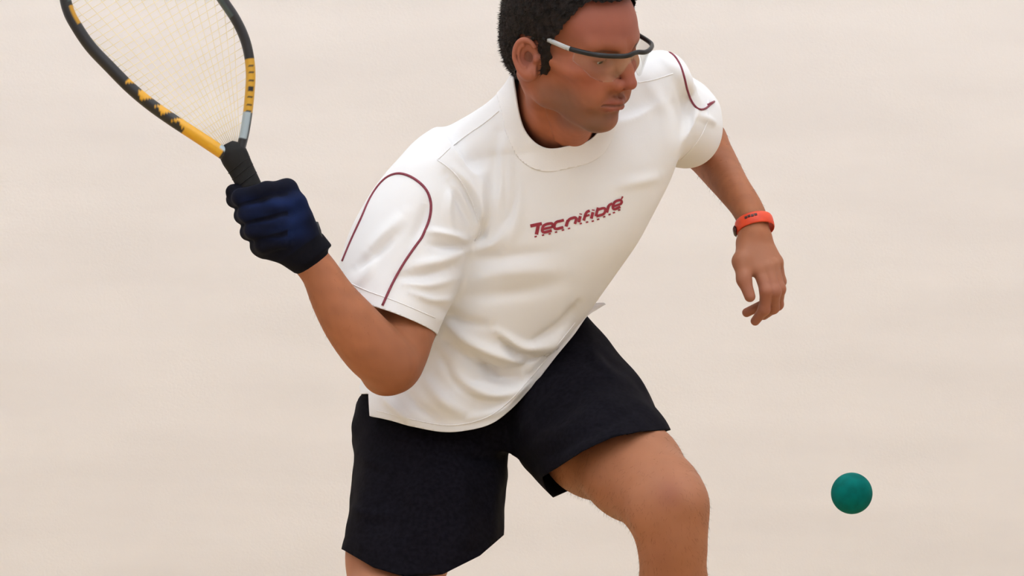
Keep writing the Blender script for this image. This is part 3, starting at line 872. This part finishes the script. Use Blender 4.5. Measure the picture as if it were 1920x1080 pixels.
def shirt_clip(V, collar=True):
    P = V.astype(np.float32)
    t = torso(P); r = sleeveR(P); l = sleeveL(P)
    u, v = pix(V)
    w = sstep(0.0, 0.09, V[:, 2] - 0.03)
    hem = v - (np.interp(u, HEM_F[:, 0], HEM_F[:, 1]) * w + np.interp(u, HEM_B[:, 0], HEM_B[:, 1]) * (1 - w))
    hem *= 0.0008
    vent = np.minimum((692 - u + 0.06 * (v - 760)) * 0.0008, (v - 738) * 0.0008)
    c = np.maximum(hem, vent)
    c = np.where((r < t - 0.002) & (v < 690), -0.01, c)
    c = np.maximum(c, np.minimum((V - hemR_c) @ hemR_n, np.minimum(t - 0.010, 0.02 - r)))
    c = np.maximum(c, np.minimum((V - hemL_c) @ hemL_n, np.minimum(t - 0.010, 0.02 - l)))
    if collar: c = np.maximum(c, (1.0 - collar_rho(V)) * 0.08)
    return c

CLIPV = shirt_clip(TV)
BASE_RHO = collar_rho(TV)
TN = normals(TV, TF)
SH_FOLDS = [   # (line, width in pixels, height)
    # sleeve of the raised arm: pulls from the arm pit
    ([(880, 452), (840, 440), (800, 432)], 9, 0.006), ([(872, 470), (820, 490), (770, 500)], 12, 0.006), ([(870, 462), (835, 463), (805, 458)], 8, -0.006),
    ([(858, 520), (800, 535), (760, 530)], 9, 0.004), ([(845, 560), (810, 562), (770, 548)], 7, 0.004), ([(850, 500), (800, 515), (740, 520)], 9, -0.004),
    ([(760, 400), (720, 440), (690, 470)], 14, 0.005), ([(740, 440), (700, 480), (665, 505)], 10, -0.005), ([(800, 380), (790, 420), (770, 455)], 12, -0.004),
    ([(700, 470), (690, 510), (665, 540)], 12, 0.004),
    # arm hole and shoulder
    ([(835, 330), (865, 380), (885, 430)], 10, -0.006), ([(900, 330), (905, 390), (895, 440)], 12, 0.007), ([(850, 350), (840, 395), (850, 440)], 10, 0.005),
    ([(885, 455), (905, 440), (915, 400)], 8, -0.006), ([(945, 240), (950, 320), (940, 400)], 14, 0.004), ([(935, 250), (925, 320), (925, 380)], 12, -0.004),
    ([(965, 300), (965, 370), (945, 430)], 9, -0.003), ([(890, 470), (930, 455), (955, 420)], 10, 0.004),
    ([(838, 322), (872, 356), (893, 402), (903, 442)], 7, -0.005), ([(852, 316), (884, 350), (906, 398), (914, 440)], 8, 0.004),
    ([(960, 300), (972, 370), (968, 425), (940, 470)], 12, 0.004), ([(950, 290), (948, 360), (945, 410)], 8, -0.004),
    # chest drawn towards the arm pit
    ([(880, 490), (960, 480), (1040, 470)], 14, -0.003), ([(870, 530), (950, 510), (1050, 505)], 16, 0.003), ([(860, 560), (960, 550), (1060, 530)], 16, -0.003),
    # belly: pleats gathering to the right hip
    ([(830, 600), (880, 640), (960, 672), (1010, 672)], 12, 0.007), ([(835, 640), (900, 690), (960, 710), (985, 705)], 12, -0.009),
    ([(830, 690), (890, 730), (950, 738), (1000, 700)], 14, 0.008), ([(930, 620), (985, 650), (1030, 640), (1070, 600)], 10, 0.006),
    ([(940, 640), (970, 665), (1010, 670)], 8, -0.008), ([(1000, 640), (1050, 610), (1085, 570)], 9, -0.007), ([(980, 700), (1030, 650), (1070, 618)], 9, 0.006),
    ([(880, 660), (910, 690), (935, 705)], 9, -0.007), ([(820, 570), (860, 600), (920, 612)], 12, -0.004), ([(790, 700), (830, 750), (880, 780)], 14, 0.006),
    ([(750, 720), (780, 760), (820, 790)], 12, -0.006), ([(720, 745), (745, 770), (770, 790)], 9, 0.006), ([(820, 660), (850, 710), (900, 752)], 10, -0.005),
    ([(880, 785), (940, 768), (990, 715)], 10, 0.004),
    # far sleeve
    ([(1240, 100), (1285, 150), (1310, 205)], 12, 0.004), ([(1262, 140), (1285, 200), (1300, 260)], 12, -0.004), ([(1310, 215), (1330, 225), (1343, 235)], 8, 0.004),
    ([(1215, 150), (1250, 220), (1262, 300)], 16, 0.004), ([(1240, 330), (1200, 340), (1150, 350)], 12, 0.003),
]
TV = folds(TV, TN, [(a, b * 0.9, c * 1.35) for a, b, c in SH_FOLDS])
TN = normals(TV, TF)
TV = TV + TN * (hn(TV, 45, 21) * 0.0012 + hn(TV, 110, 22) * 0.0005)[:, None]
TV = smooth_mesh(TV, TF, 1, 0.4)
fullV, fullF = TV, TF
SVt, SFt = clip(TV, TF, CLIPV)
shirt = mesh_obj('t_shirt', SVt, SFt, M['shirt'], person)
shirt['label'] = 'white short sleeved t-shirt with maroon piping'
sd = shirt.modifiers.new('cloth', 'SOLIDIFY'); sd.thickness = 0.0016; sd.offset = -1
BVH = BVHTree.FromPolygons(SVt.tolist(), SFt.tolist())
BVHF = BVHTree.FromPolygons(fullV.tolist(), fullF.tolist())

def on_cloth(uv, off=0.0006, bvh=None):
    out = []
    for u, v in uv:
        o = Vector((0, 0, D0)); q = Vector(Q(u, v, 0)); dr = (q - o).normalized()
        h = (bvh or BVH).ray_cast(o, dr)
        if h[0] is None:
            h = (bvh or BVH).find_nearest(q + Vector((0, 0, 0.1)))
        n = h[1] if h[1].dot(dr) < 0 else -h[1]
        out.append(h[0] + n * off)
    return np.array(out)

def cloth_tube(name, uv, r, material, n=40, off=0.0003, bvh=None, parent=None, seg=6):
    P = on_cloth(spline(uv, n), off, bvh)
    for _ in range(2): P[1:-1] = P[1:-1] * 0.5 + (P[:-2] + P[2:]) * 0.25
    V, F = tube(P, r, seg)
    return mesh_obj(name, V, F, material, parent or shirt)

# collar band: its own strip of rib on the cloth, a little proud
cv, cf_ = clip(fullV + TN * 0.0012, fullF, np.maximum(1.0 - BASE_RHO, BASE_RHO - (1.0 + BAND)) * 0.08)
collar = mesh_obj('collar', cv, cf_, M['collar'], shirt)
sd = collar.modifiers.new('rib', 'SOLIDIFY'); sd.thickness = 0.003; sd.offset = -1

PIPE_R = [(717, 573), (736, 531), (758, 492), (783, 456), (790, 447), (797, 432), (806, 408), (808, 380), (800, 357), (785, 341), (765, 329), (745, 325), (726, 332), (708, 350), (692, 376), (679, 406), (664, 438), (651, 468), (642, 490)]
PIPE_L = [(1243, 93), (1262, 103), (1275, 122), (1283, 145), (1289, 170), (1298, 192), (1310, 205), (1322, 204), (1334, 194), (1345, 187)]
cloth_tube('piping', PIPE_R, 0.0021, M['piping'], 80)
cloth_tube('piping', PIPE_L, 0.0018, M['piping'], 50)
cloth_tube('seam', [(820, 300), (845, 318), (866, 342), (882, 372), (895, 405), (900, 436), (890, 452)], 0.0011, M['seam'], 40)
cloth_tube('seam', [(820, 300), (848, 274), (880, 250), (912, 228), (936, 208)], 0.0010, M['seam'], 30)
cloth_tube('seam', [(1196, 155), (1225, 150), (1262, 138)], 0.0009, M['seam'], 20)
cloth_tube('seam', [(655, 530), (690, 546), (740, 564), (816, 596)], 0.0008, M['seam'], 40)
cloth_tube('seam', [(706, 770), (770, 786), (830, 797), (870, 795), (918, 780), (955, 752), (1004, 697), (1044, 648), (1078, 605)], 0.0008, M['seam'], 70)
cloth_tube('seam', [(1328, 188), (1326, 228), (1310, 262), (1276, 300)], 0.0008, M['seam'], 30)

# lettering on the chest: strokes given in eighths of a pixel from (960, 350)
K = lambda *p: [(960 + a / 8, 350 + b / 8) for a, b in p]
LET = [
    (K((275, 589), (360, 571), (448, 553)), 36), (K((396, 566), (382, 640), (367, 716)), 38),
    (K((468, 634), (535, 620), (606, 604)), 26), (K((600, 612), (612, 580), (600, 553), (560, 553), (510, 565), (472, 588), (456, 630), (454, 662), (478, 682), (530, 674), (596, 656)), 30),
    (K((778, 500), (720, 515), (670, 528), (646, 552), (634, 592), (640, 622), (668, 632), (715, 622), (770, 607)), 30),
    (K((810, 596), (824, 547), (840, 500)), 34), (K((838, 520), (862, 488), (905, 470), (946, 462), (964, 478), (958, 510), (942, 558)), 30),
    (K((1002, 532), (1012, 488), (1024, 440)), 32), (K((1028, 418), (1031, 402)), 30),
    (K((1074, 506), (1090, 455), (1106, 405), (1128, 376), (1166, 360)), 30), (K((1078, 448), (1120, 436), (1162, 422)), 22),
    (K((1188, 478), (1200, 430), (1212, 382)), 32), (K((1216, 358), (1219, 342)), 30),
    (K((1256, 442), (1272, 378), (1290, 312)), 30), (K((1284, 346), (1330, 330), (1378, 322), (1398, 340), (1392, 378), (1370, 408), (1320, 428), (1262, 442)), 28),
    (K((1418, 388), (1432, 335), (1448, 284)), 32), (K((1440, 312), (1458, 274), (1502, 252)), 28),
    (K((1520, 294), (1575, 276), (1632, 256)), 24), (K((1626, 262), (1642, 226), (1626, 200), (1590, 204), (1548, 222), (1522, 254), (1510, 296), (1514, 326), (1538, 336), (1575, 322), (1622, 300)), 28),
    (K((1638, 184), (1648, 164), (1658, 144)), 18),
]
for x, y in [(355, 748), (465, 726), (565, 706), (660, 680), (765, 650), (855, 625), (1030, 552), (1125, 531), (1210, 515), (1290, 488), (1380, 450), (1460, 415), (1525, 388), (1605, 348)]:
    LET.append((K((x - 17, y + 5), (x + 17, y - 5)), 16))
parts = []
for pts, wd in LET:
    c = spline(pts, max(4, 5 * len(pts))) if len(pts) > 2 else np.array(pts)
    t = np.gradient(c, axis=0); t /= np.linalg.norm(t, axis=1)[:, None]
    nrm2 = np.stack([-t[:, 1], t[:, 0]], 1)
    cols = [on_cloth(c + nrm2 * wd * 1.38 / 16 * s, 0.0009) for s in (-1, -0.33, 0.33, 1)]
    V = np.stack(cols, 1).reshape(-1, 3)
    F = [[i * 4 + j, i * 4 + j + 1, (i + 1) * 4 + j + 1, (i + 1) * 4 + j] for i in range(len(c) - 1) for j in range(3)]
    parts.append((V, F))
V, F = merge(parts)
o = mesh_obj('chest_lettering', V, F, M['print'], shirt); o['label'] = 'maroon lettering across the chest'

# ------------------------------------------------------------------ shorts
pelvis = Loft([
    (Q(706, 640, -0.01), Q(1085, 530, -0.02), 0.112),
    (Q(688, 700, -0.01), Q(1096, 582, -0.02), 0.116),
    (Q(670, 765, -0.01), Q(1122, 640, -0.02), 0.122),
    (Q(668, 830, 0.0), Q(1130, 720, 0.0), 0.124),
    (Q(720, 880, 0.0), Q(1090, 800, 0.0), 0.110),
], 20, 2.2)
legR = Loft([
    (Q(674, 760, -0.005), Q(925, 720, 0.0), 0.115),
    (Q(667, 820, 0.02), Q(950, 810, 0.01), 0.118),
    (Q(660, 880, 0.045), Q(953, 875, 0.035), 0.118),
    (Q(653, 945, 0.07), Q(948, 930, 0.06), 0.118),
    (Q(645, 1005, 0.10), Q(944, 985, 0.09), 0.122),
    (Q(638, 1060, 0.12), Q(940, 1040, 0.11), 0.124),
    (Q(630, 1130, 0.14), Q(936, 1110, 0.13), 0.124),
], 22, 2.2)
legL = Loft([
    (Q(935, 760, 0.0), Q(1108, 612, -0.01), 0.110),
    (Q(965, 845, 0.06), Q(1152, 655, 0.03), 0.112),
    (Q(990, 880, 0.12), Q(1200, 712, 0.09), 0.108),
    (Q(1014, 908, 0.17), Q(1232, 770, 0.16), 0.102),
    (Q(1036, 932, 0.22), Q(1254, 810, 0.22), 0.101),
    (Q(1070, 960, 0.29), Q(1275, 870, 0.29), 0.092),
], 22, 2.1)
def shorts_f(P):
    d = smin(pelvis(P), legR(P), 0.02)
    return smin(d, legL(P), 0.02)
PV, PF = surf(shorts_f, np.array([-0.29, -0.52, -0.17]), np.array([0.29, 0.02, 0.40]), 0.0034)
PV = smooth_mesh(PV, PF, 5, 0.5)
LINE_R = np.array([(600, 1010), (645, 1032), (700, 1064), (770, 1084), (830, 1077), (900, 1042), (945, 1003), (1000, 960)], float)
LINE_LF = np.array([(960, 925), (1000, 905), (1042, 878), (1090, 846), (1150, 820), (1200, 808), (1252, 805), (1300, 806)], float)
LINE_LB = np.array([(960, 940), (1035, 934), (1080, 914), (1140, 880), (1252, 808), (1300, 800)], float)
def shorts_clip(V):
    P = V.astype(np.float32); u, v = pix(V)
    r = legR(P); l = legL(P); pe = pelvis(P)
    cr = (v - np.interp(u, LINE_R[:, 0], LINE_R[:, 1])) * 0.0008
    # front or back of the lunging thigh
    ax0 = Q(1050, 745, 0.0); axd = Q(1240, 930, 0.33) - ax0; axd /= np.linalg.norm(axd)
    A = Q(1250, 812, 0.22) - Q(1036, 932, 0.22); A /= np.linalg.norm(A); Bv = np.cross(A, axd); Bv *= np.sign(Bv[2])
    bcoord = (V - ax0) @ Bv
    w = sstep(-0.035, 0.035, bcoord)
    cl = (v - (np.interp(u, LINE_LF[:, 0], LINE_LF[:, 1]) * w + np.interp(u, LINE_LB[:, 0], LINE_LB[:, 1]) * (1 - w))) * 0.0008
    c = np.where(l < r, np.minimum(cl, pe + 0.03), cr)
    waist = (np.interp(u, [600, 668, 690, 1100, 1130], [742, 734, 690, 560, 540]) - v) * 0.0008
    return np.maximum(c, waist)
PN = normals(PV, PF)
PV = folds(PV, PN, [
    ([(963, 850), (920, 800), (860, 780)], 14, 0.006), ([(963, 850), (1000, 790), (1060, 720)], 14, 0.006), ([(955, 860), (900, 860), (840, 850)], 14, -0.005),
    ([(980, 850), (1060, 800), (1150, 740)], 16, 0.006), ([(1000, 870), (1090, 820), (1190, 770)], 12, -0.005), ([(700, 820), (690, 920), (680, 1010)], 18, 0.006),
    ([(760, 830), (750, 930), (740, 1040)], 20, -0.006), ([(860, 880), (870, 960), (860, 1040)], 22, 0.006), ([(1100, 640), (1130, 690), (1180, 730)], 12, 0.005),
    ([(930, 880), (925, 940), (925, 1000)], 12, 0.005), ([(670, 850), (700, 870), (740, 880)], 10, 0.005), ([(655, 950), (690, 965), (740, 965)], 10, 0.005)])
PN = normals(PV, PF)
PV = PV + PN * (hn(PV, 55, 31) * 0.0022 + hn(PV, 130, 32) * 0.0008)[:, None]
PV2, PF2 = clip(PV, PF, shorts_clip)
shorts = mesh_obj('shorts', PV2, PF2, M['shorts'], person)
shorts['label'] = 'loose black sports shorts'
sd = shorts.modifiers.new('cloth', 'SOLIDIFY'); sd.thickness = 0.0018; sd.offset = -1

# ------------------------------------------------------------------ wristband on the left wrist
wax = Q(1404, 392, 0.046) - Q(1416, 440, 0.066); wax /= np.linalg.norm(wax)
wc = Q(1415, 423, 0.061); wa = np.array([1, 0.02, 0.0]); wa -= wax * (wa @ wax); wa /= np.linalg.norm(wa); wb = np.cross(wa, wax); wb *= np.sign(wb[2])
ang = np.linspace(0, 2 * math.pi, 56, endpoint=False)
ring = np.array([wc + wa * math.cos(a) * 0.0290 + wb * math.sin(a) * 0.0295 for a in ang])
V, F = tube(ring, 1.0, 10, closed=True, normal=wax, flat=(0.0098, 0.0014))
band = mesh_obj('wristband', V, F, M['band'], person); band['label'] = 'bright orange wristband'
def band_bit(name, a0, a1, h0, h1, th):
    parts = []
    aa = np.linspace(a0, a1, 8)
    P = np.array([wc + (wa * math.cos(a) * 0.0290 + wb * math.sin(a) * 0.0295) * (1 + th / 0.028 + 0.03) + wax * (h0 + h1) / 2 for a in aa])
    V, F = tube(P, 1.0, 6, normal=wax, flat=((h1 - h0) / 2, th))
    return mesh_obj(name, V, F, M['clasp'], band)
band_bit('clasp', math.radians(168), math.radians(200), -0.0085, 0.0035, 0.0026)
for a, h in ((118, 0.003), (108, 0.0035), (98, 0.003), (88, 0.0035)):
    band_bit('printed_mark', math.radians(a - 4), math.radians(a + 4), h - 0.0022, h + 0.0022, 0.0006)

# ------------------------------------------------------------------ glove on the racket hand
hx = lambda u, v, d: Q(u, v, d + 0.345)
GF = [  # knuckle, middle joint, tip behind the handle
    [(538, 356, .012, .0150), (500, 358, .030, .0135), (452, 370, .022, .0125), (440, 374, -.012, .0115), (470, 372, -.030, .0105)],
    [(554, 384, .020, .0155), (512, 388, .036, .0140), (464, 400, .026, .0130), (455, 404, -.008, .0120), (482, 400, -.028, .0105)],
    [(563, 413, .020, .0150), (524, 420, .034, .0138), (476, 432, .024, .0128), (466, 435, -.008, .0118), (494, 428, -.028, .0105)],
    [(566, 440, .014, .0140), (534, 448, .026, .0128), (494, 459, .018, .0118), (484, 461, -.008, .0108), (508, 452, -.026, .010)],
]
WG = Q(573, 474, 0.34)
def thumb_g(P):
    return chain(P, [(*hx(548, 430, -0.020), 0.020), (*hx(510, 378, -0.028), 0.0165), (*hx(468, 358, -0.018), 0.0135), (*hx(438, 360, 0.000), 0.0120)], 0.01)
def glove_f(P):
    fs = None
    for f in GF:
        e = chain(P, [(*hx(a, b, c), r) for a, b, c, r in f], 0.006)
        fs = e if fs is None else smin(fs, e, 0.007)
    back = None
    for f in GF:
        a, b, c, r = f[0]
        e = rcone(P, hx(a, b, c), WG + np.array([0, 0, 0.004]), r + 0.001, 0.026)
        back = e if back is None else smin(back, e, 0.014)
    d = smin(fs, back, 0.008)
    d = smin(d, ell(P, hx(545, 425, -0.006), (0.030, 0.036, 0.026)), 0.015)
    d = smin(d, rcone(P, hx(500, 466, -0.004), WG, 0.016, 0.026), 0.014)      # heel of the hand
    d = smin(d, thumb_g(P), 0.006)
    # cuff
    n = Q(600, 508, 0.34) - Q(560, 452, 0.342); n = n / np.linalg.norm(n)
    q = P - Q(578, 472, 0.34).astype(np.float32); h = q @ n.astype(np.float32)
    rr = np.sqrt(np.maximum((q * q).sum(1) - h * h, 0))
    cuff = smax(rr - (0.0335 + 0.05 * np.clip(h, -0.01, 0.02)), np.abs(h - 0.001) - 0.0125, 0.004)
    return smin(d, cuff, 0.004)
lo, hi = hb(hx(400, 300, -0.07), hx(640, 540, 0.08), hx(400, 540, 0.08), hx(640, 300, -0.07))
GV, GFc = surf(glove_f, lo, hi, 0.0016)
GV = smooth_mesh(GV, GFc, 1, 0.45)
u, v = pix(GV)
P32 = GV.astype(np.float32)
gc = np.tile(np.array([0.005, 0.011, 0.046]), (len(GV), 1))
gc = gc * (1 + 0.25 * hn(GV, 160, 41)[:, None])
black = np.clip(sstep(0.006, 0.0, thumb_g(P32)) + sstep(0.0, -0.012, GV[:, 2] - 0.345) , 0, 1)
nq = Q(600, 508, 0.34) - Q(560, 452, 0.342); nq /= np.linalg.norm(nq)
black = np.maximum(black, sstep(-0.016, -0.011, (GV - Q(578, 472, 0.34)) @ nq))
dd = np.sort(np.stack([chain(P32, [(*hx(a_, b_, c_), r_) for a_, b_, c_, r_ in f], 0.006) for f in GF], 1), 1)
black = np.maximum(black, 0.85 * sstep(0.010, 0.003, dd[:, 1] - dd[:, 0]) * (u < 540))     # creases between the fingers, their shade painted in black
black = np.maximum(black, 0.8 * sstep(0.2, 0.8, hn(GV, 70, 43)) * (u < 560))
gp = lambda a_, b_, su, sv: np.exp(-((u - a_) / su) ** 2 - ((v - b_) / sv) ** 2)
lit_patch = np.clip(gp(505, 380, 52, 13) + gp(502, 408, 46, 12) + gp(548, 434, 26, 22) + gp(562, 392, 20, 34) + 0.7 * gp(510, 436, 34, 10), 0, 1)   # glove blue kept only at the lit spots, light painted in
black = np.maximum(black, 0.92 * (1 - lit_patch))
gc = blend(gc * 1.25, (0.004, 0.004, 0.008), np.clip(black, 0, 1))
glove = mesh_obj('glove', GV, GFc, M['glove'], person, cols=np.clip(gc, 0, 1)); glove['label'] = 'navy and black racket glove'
# wrist strap tab on the cuff
V, F = tube(np.array([Q(592, 418, 0.35), Q(597, 432, 0.355), Q(600, 446, 0.355)]), 0.004, 6)
mesh_obj('strap_tab', V, F, M['black'], glove)

# ------------------------------------------------------------------ racket
RN_ = np.array([0.18, 0.10, 1.0]); RN_ /= np.linalg.norm(RN_)
RP0 = Q(461, 335, 0.335)
def rp(u, v):
    """racket plane point seen at (u, v)"""
    o = np.array([0, 0, D0]); d = Q(u, v, 0) - o
    return o + d * (((RP0 - o) @ RN_) / (d @ RN_))
OUT = [(424, 291), (400, 275), (362, 250), (325, 226), (285, 198), (245, 165), (205, 125), (170, 88), (145, 52), (129, 22), (122, -10), (128, -50), (150, -90), (190, -118), (237, -128),
       (287, -118), (335, -90), (375, -55), (402, -22), (421, 5), (441, 35), (457, 68), (466, 100), (470, 138), (468, 178), (464, 215), (458, 252), (450, 284)]
ol = spline(OUT, 360)
pts = np.array([rp(a, b) for a, b in ol])
s_ = np.linspace(0, 1, 360)
inw = 0.0098 * (1 - s_) + 0.0070 * s_
SEG = 16
racket = empty('racquet', W(rp(500, 420)))
tag(racket, 'black and yellow teardrop racquet held up in the gloved hand', 'racquet')
V, F = tube(pts, 1.0, SEG, normal=RN_, flat=(0.0105, 1.0))
# tube() used radius 1 in the plane: rescale per point
V = V.reshape(360, SEG, 3); cpt = pts[:, None, :]
off = V - cpt; nz = (off @ RN_)[..., None] * RN_; sd_ = off - nz
V = (cpt + nz + sd_ * inw[:, None, None]).reshape(-1, 3)
fu, fv = np.repeat(ol[:, 0], SEG), np.repeat(ol[:, 1], SEG)
a = np.tile(np.arange(SEG) / SEG * 2 * math.pi, 360)
side = np.sin(a)                                                 # across the beam in the string plane
si = np.repeat(np.arange(360), SEG)
T2 = np.gradient(pts, axis=0); Sx = np.cross(T2 / np.linalg.norm(T2, axis=1)[:, None], RN_)
cen = np.array([rp(300, 80)])
inner = np.sign(((cen - pts) * np.cross(T2, RN_)).sum(1))        # which side faces the strings
inn = side * np.repeat(inner, SEG) * -1
# tube side vector is cross(T, N): inner positive
inn = side * np.repeat(np.sign(((cen - pts) * Sx).sum(1)), SEG)
arc = np.repeat(np.concatenate([[0], np.cumsum(np.linalg.norm(np.diff(ol, axis=0), axis=1))]), SEG)
BLK = np.array([0.010, 0.010, 0.013]); YEL = np.array([0.72, 0.36, 0.015]); SIL = np.array([0.35, 0.42, 0.47]); GRN = np.array([0.05, 0.075, 0.08])
col = np.tile(BLK, (len(V), 1))
left = (si < 130)
yl = left & (arc < 92) & (arc > 8)
ph = ((arc + inn * 10) % 46)
flame = left & (arc >= 92) & (arc < 232) & (ph < 26) & (inn > -0.45 + 0.5 * np.sin(arc * 0.13))
col[yl | flame] = YEL
col[left & (arc > 375) & (arc < 415) & (inn > 0.2)] = YEL * 0.7
col[left & (arc < 20) & (inn > 0.3)] = SIL
right = si > 300
ry = right & (fv > 85) & (fv < 212)
col[ry] = YEL * np.array([0.8, 0.85, 1.2])
col[ry & (np.sin(fv * 0.42) + 0.6 * np.sin(fv * 1.1 + 2) > 0.35) & (np.abs(inn - 0.1) < 0.55)] = BLK
col[right & (fv >= 212) & (fv < 262)] = SIL
col[right & (fv >= 212) & (fv < 262) & (inn < -0.5)] = BLK
col[(~left) & (fv < 30) & (fv > -10) & (inn > 0.2)] = GRN
mesh_obj('frame', V, F, M['frame'], racket, cols=col)
# throat and handle
hd = spline(np.array([(*rp(428, 268), .0070), (*rp(434, 280), 0.0175), (*rp(440, 294), 0.0195), (*rp(450, 313), 0.0180), (*rp(461, 335), 0.0172), (*rp(487, 389), 0.0168), (*rp(513, 443), 0.0170), (*rp(524, 466), 0.0195), (*rp(527, 472), 0.0190)]), 40)
V, F = tube(hd[:, :3], hd[:, 3], 12, normal=RN_, flat=(0.82, 1.08))
handle = mesh_obj('handle', V, F, M['grip'], racket)
for f in np.linspace(0.30, 0.92, 9):                                  # wrapped tape edges
    i = int(f * 39); c = hd[i, :3]; t = hd[min(i + 1, 39), :3] - hd[i - 1, :3]; t /= np.linalg.norm(t)
    sv = np.cross(t, RN_)
    ringp = np.array([c + (sv * math.cos(q) * 1.09 + RN_ * math.sin(q) * 0.83) * hd[i, 3] + t * 0.004 * math.cos(q) for q in np.linspace(0, 2 * math.pi, 20, endpoint=False)])
    V, F = tube(ringp, 0.0007, 5, closed=True)
    mesh_obj('grip_wrap_edge', V, F, M['grip'], handle)
# yoke closing the bottom of the string bed
V, F = tube(np.array([rp(a, b) for a, b in spline([(421, 290), (430, 283), (440, 279), (449, 280), (453, 284)], 16)]), 0.0075, 10, normal=RN_, flat=(1.3, 0.8))
mesh_obj('throat_bridge', V, F, M['black'], racket)
# strings, each one a part
poly = ol
def inside_span(p0, d):
    """parameters where the line p0 + t d crosses the outline"""
    ts = []
    n = len(poly)
    for i in range(n):
        a, b = poly[i], poly[(i + 1) % n]; e = b - a
        den = d[0] * e[1] - d[1] * e[0]
        if abs(den) < 1e-9: continue
        t = ((a[0] - p0[0]) * e[1] - (a[1] - p0[1]) * e[0]) / den
        s = ((a[0] - p0[0]) * d[1] - (a[1] - p0[1]) * d[0]) / den
        if 0 <= s < 1: ts.append(t)
    return sorted(ts)
axis = np.array([-0.53, -0.848]); perp = np.array([0.848, -0.53])
def add_string(name, p0, d, wav):
    ts = inside_span(p0, d)
    if len(ts) < 2 or ts[-1] - ts[0] < 14: return
    t0, t1 = ts[0], ts[-1]
    n = 6
    P = np.array([rp(*(p0 + d * t)) + RN_ * wav for t in np.linspace(t0, t1, n)])
    V, F = tube(P, 0.00052, 5, normal=RN_)
    mesh_obj(name, V, F, M['string'], racket)
C0 = np.array([452.0, 318.0]); b0 = math.atan2(axis[1], axis[0])
for i in range(20):
    da = math.radians(-29 + 58 * i / 19)
    d = np.array([math.cos(b0 + da), math.sin(b0 + da)])
    add_string('main_string', C0, d, 0.0006)
for i in range(30):
    add_string('cross_string', np.array([440.0, 285.0]) + axis * (40 + i * 13.2), perp, -0.0006)

# ------------------------------------------------------------------ ball
bcen = Q(1597, 925, 0.86); br = 0.0285
ball = empty('ball', W(bcen)); 
bm = bmesh.new(); bmesh.ops.create_uvsphere(bm, u_segments=64, v_segments=40, radius=br)
V = np.array([x.co for x in bm.verts]); Fc = [[y.index for y in f.verts] for f in bm.faces]; bm.free()
bpy.data.objects.remove(ball)
ball = mesh_obj('ball', V @ AX.T + bcen, Fc, M['ball'])
tag(ball, 'teal green rubber ball in mid air low beside the player', 'ball')

# ------------------------------------------------------------------ socks and shoes, below the picture
def shoe(ank, yaw, pitch):
    wk = W(ank)
    f = np.array([math.sin(yaw), -math.cos(yaw), 0]); s = np.array([math.cos(yaw), math.sin(yaw), 0]); z = np.array([0, 0, 1.0])
    f2 = f * math.cos(pitch) - z * math.sin(pitch); z2 = z * math.cos(pitch) + f * math.sin(pitch)
    R = np.stack([s, f2, z2], 1).astype(np.float32)                  # local -> world
    def up(p):
        d = chain(p, [(0, -0.045, -0.045, 0.038), (0, 0.01, -0.030, 0.042), (0, 0.07, -0.048, 0.036), (0, 0.125, -0.058, 0.030), (0, 0.15, -0.062, 0.024)], 0.02)
        d = smin(d, rcone(p, (0, 0.0, -0.03), (0, 0.0, 0.005), 0.042, 0.044), 0.02)
        return smax(d, -(p[:, 2] + 0.074), 0.004)
    def so(p):
        e = chain(np.stack([p[:, 0], p[:, 1], np.zeros(len(p), np.float32)], 1), [(0, -0.045, 0, 0.038), (0, 0.03, 0, 0.037), (0.004, 0.10, 0, 0.046), (0, 0.145, 0, 0.034)], 0.03)
        return smax(e, np.abs(p[:, 2] + 0.080) - 0.010, 0.004)
    out = []
    for nm, fn, mt in (('shoe', up, 'shoe'), ('sole', so, 'sole')):
        V, F = surf(fn, (-0.08, -0.11, -0.10), (0.08, 0.20, 0.08), 0.005)
        V = smooth_mesh(V, F, 2, 0.5) @ R.T.astype(np.float64) + wk
        out.append(mesh_obj(nm, V, F, M[mt], person if nm == 'shoe' else out[0], local=False))
    return out
zr = W(AR)[2]; ph = math.asin(min(0.99, zr / math.hypot(0.165, 0.088))) - math.atan2(0.088, 0.165)
shoe(AL, math.radians(20), 0.0)
shoe(AR, math.radians(-15), max(ph, 0))
for A, K_, n in ((AL, KL, 'sock'), (AR, KR, 'sock')):
    k = K_ - A
    P = np.array([A + k * t for t in np.linspace(-0.02, 0.26, 14)])
    V, F = tube(P, np.linspace(0.041, 0.0455, 14), 20)
    o = mesh_obj('sock', V, F, M['sock'], person)
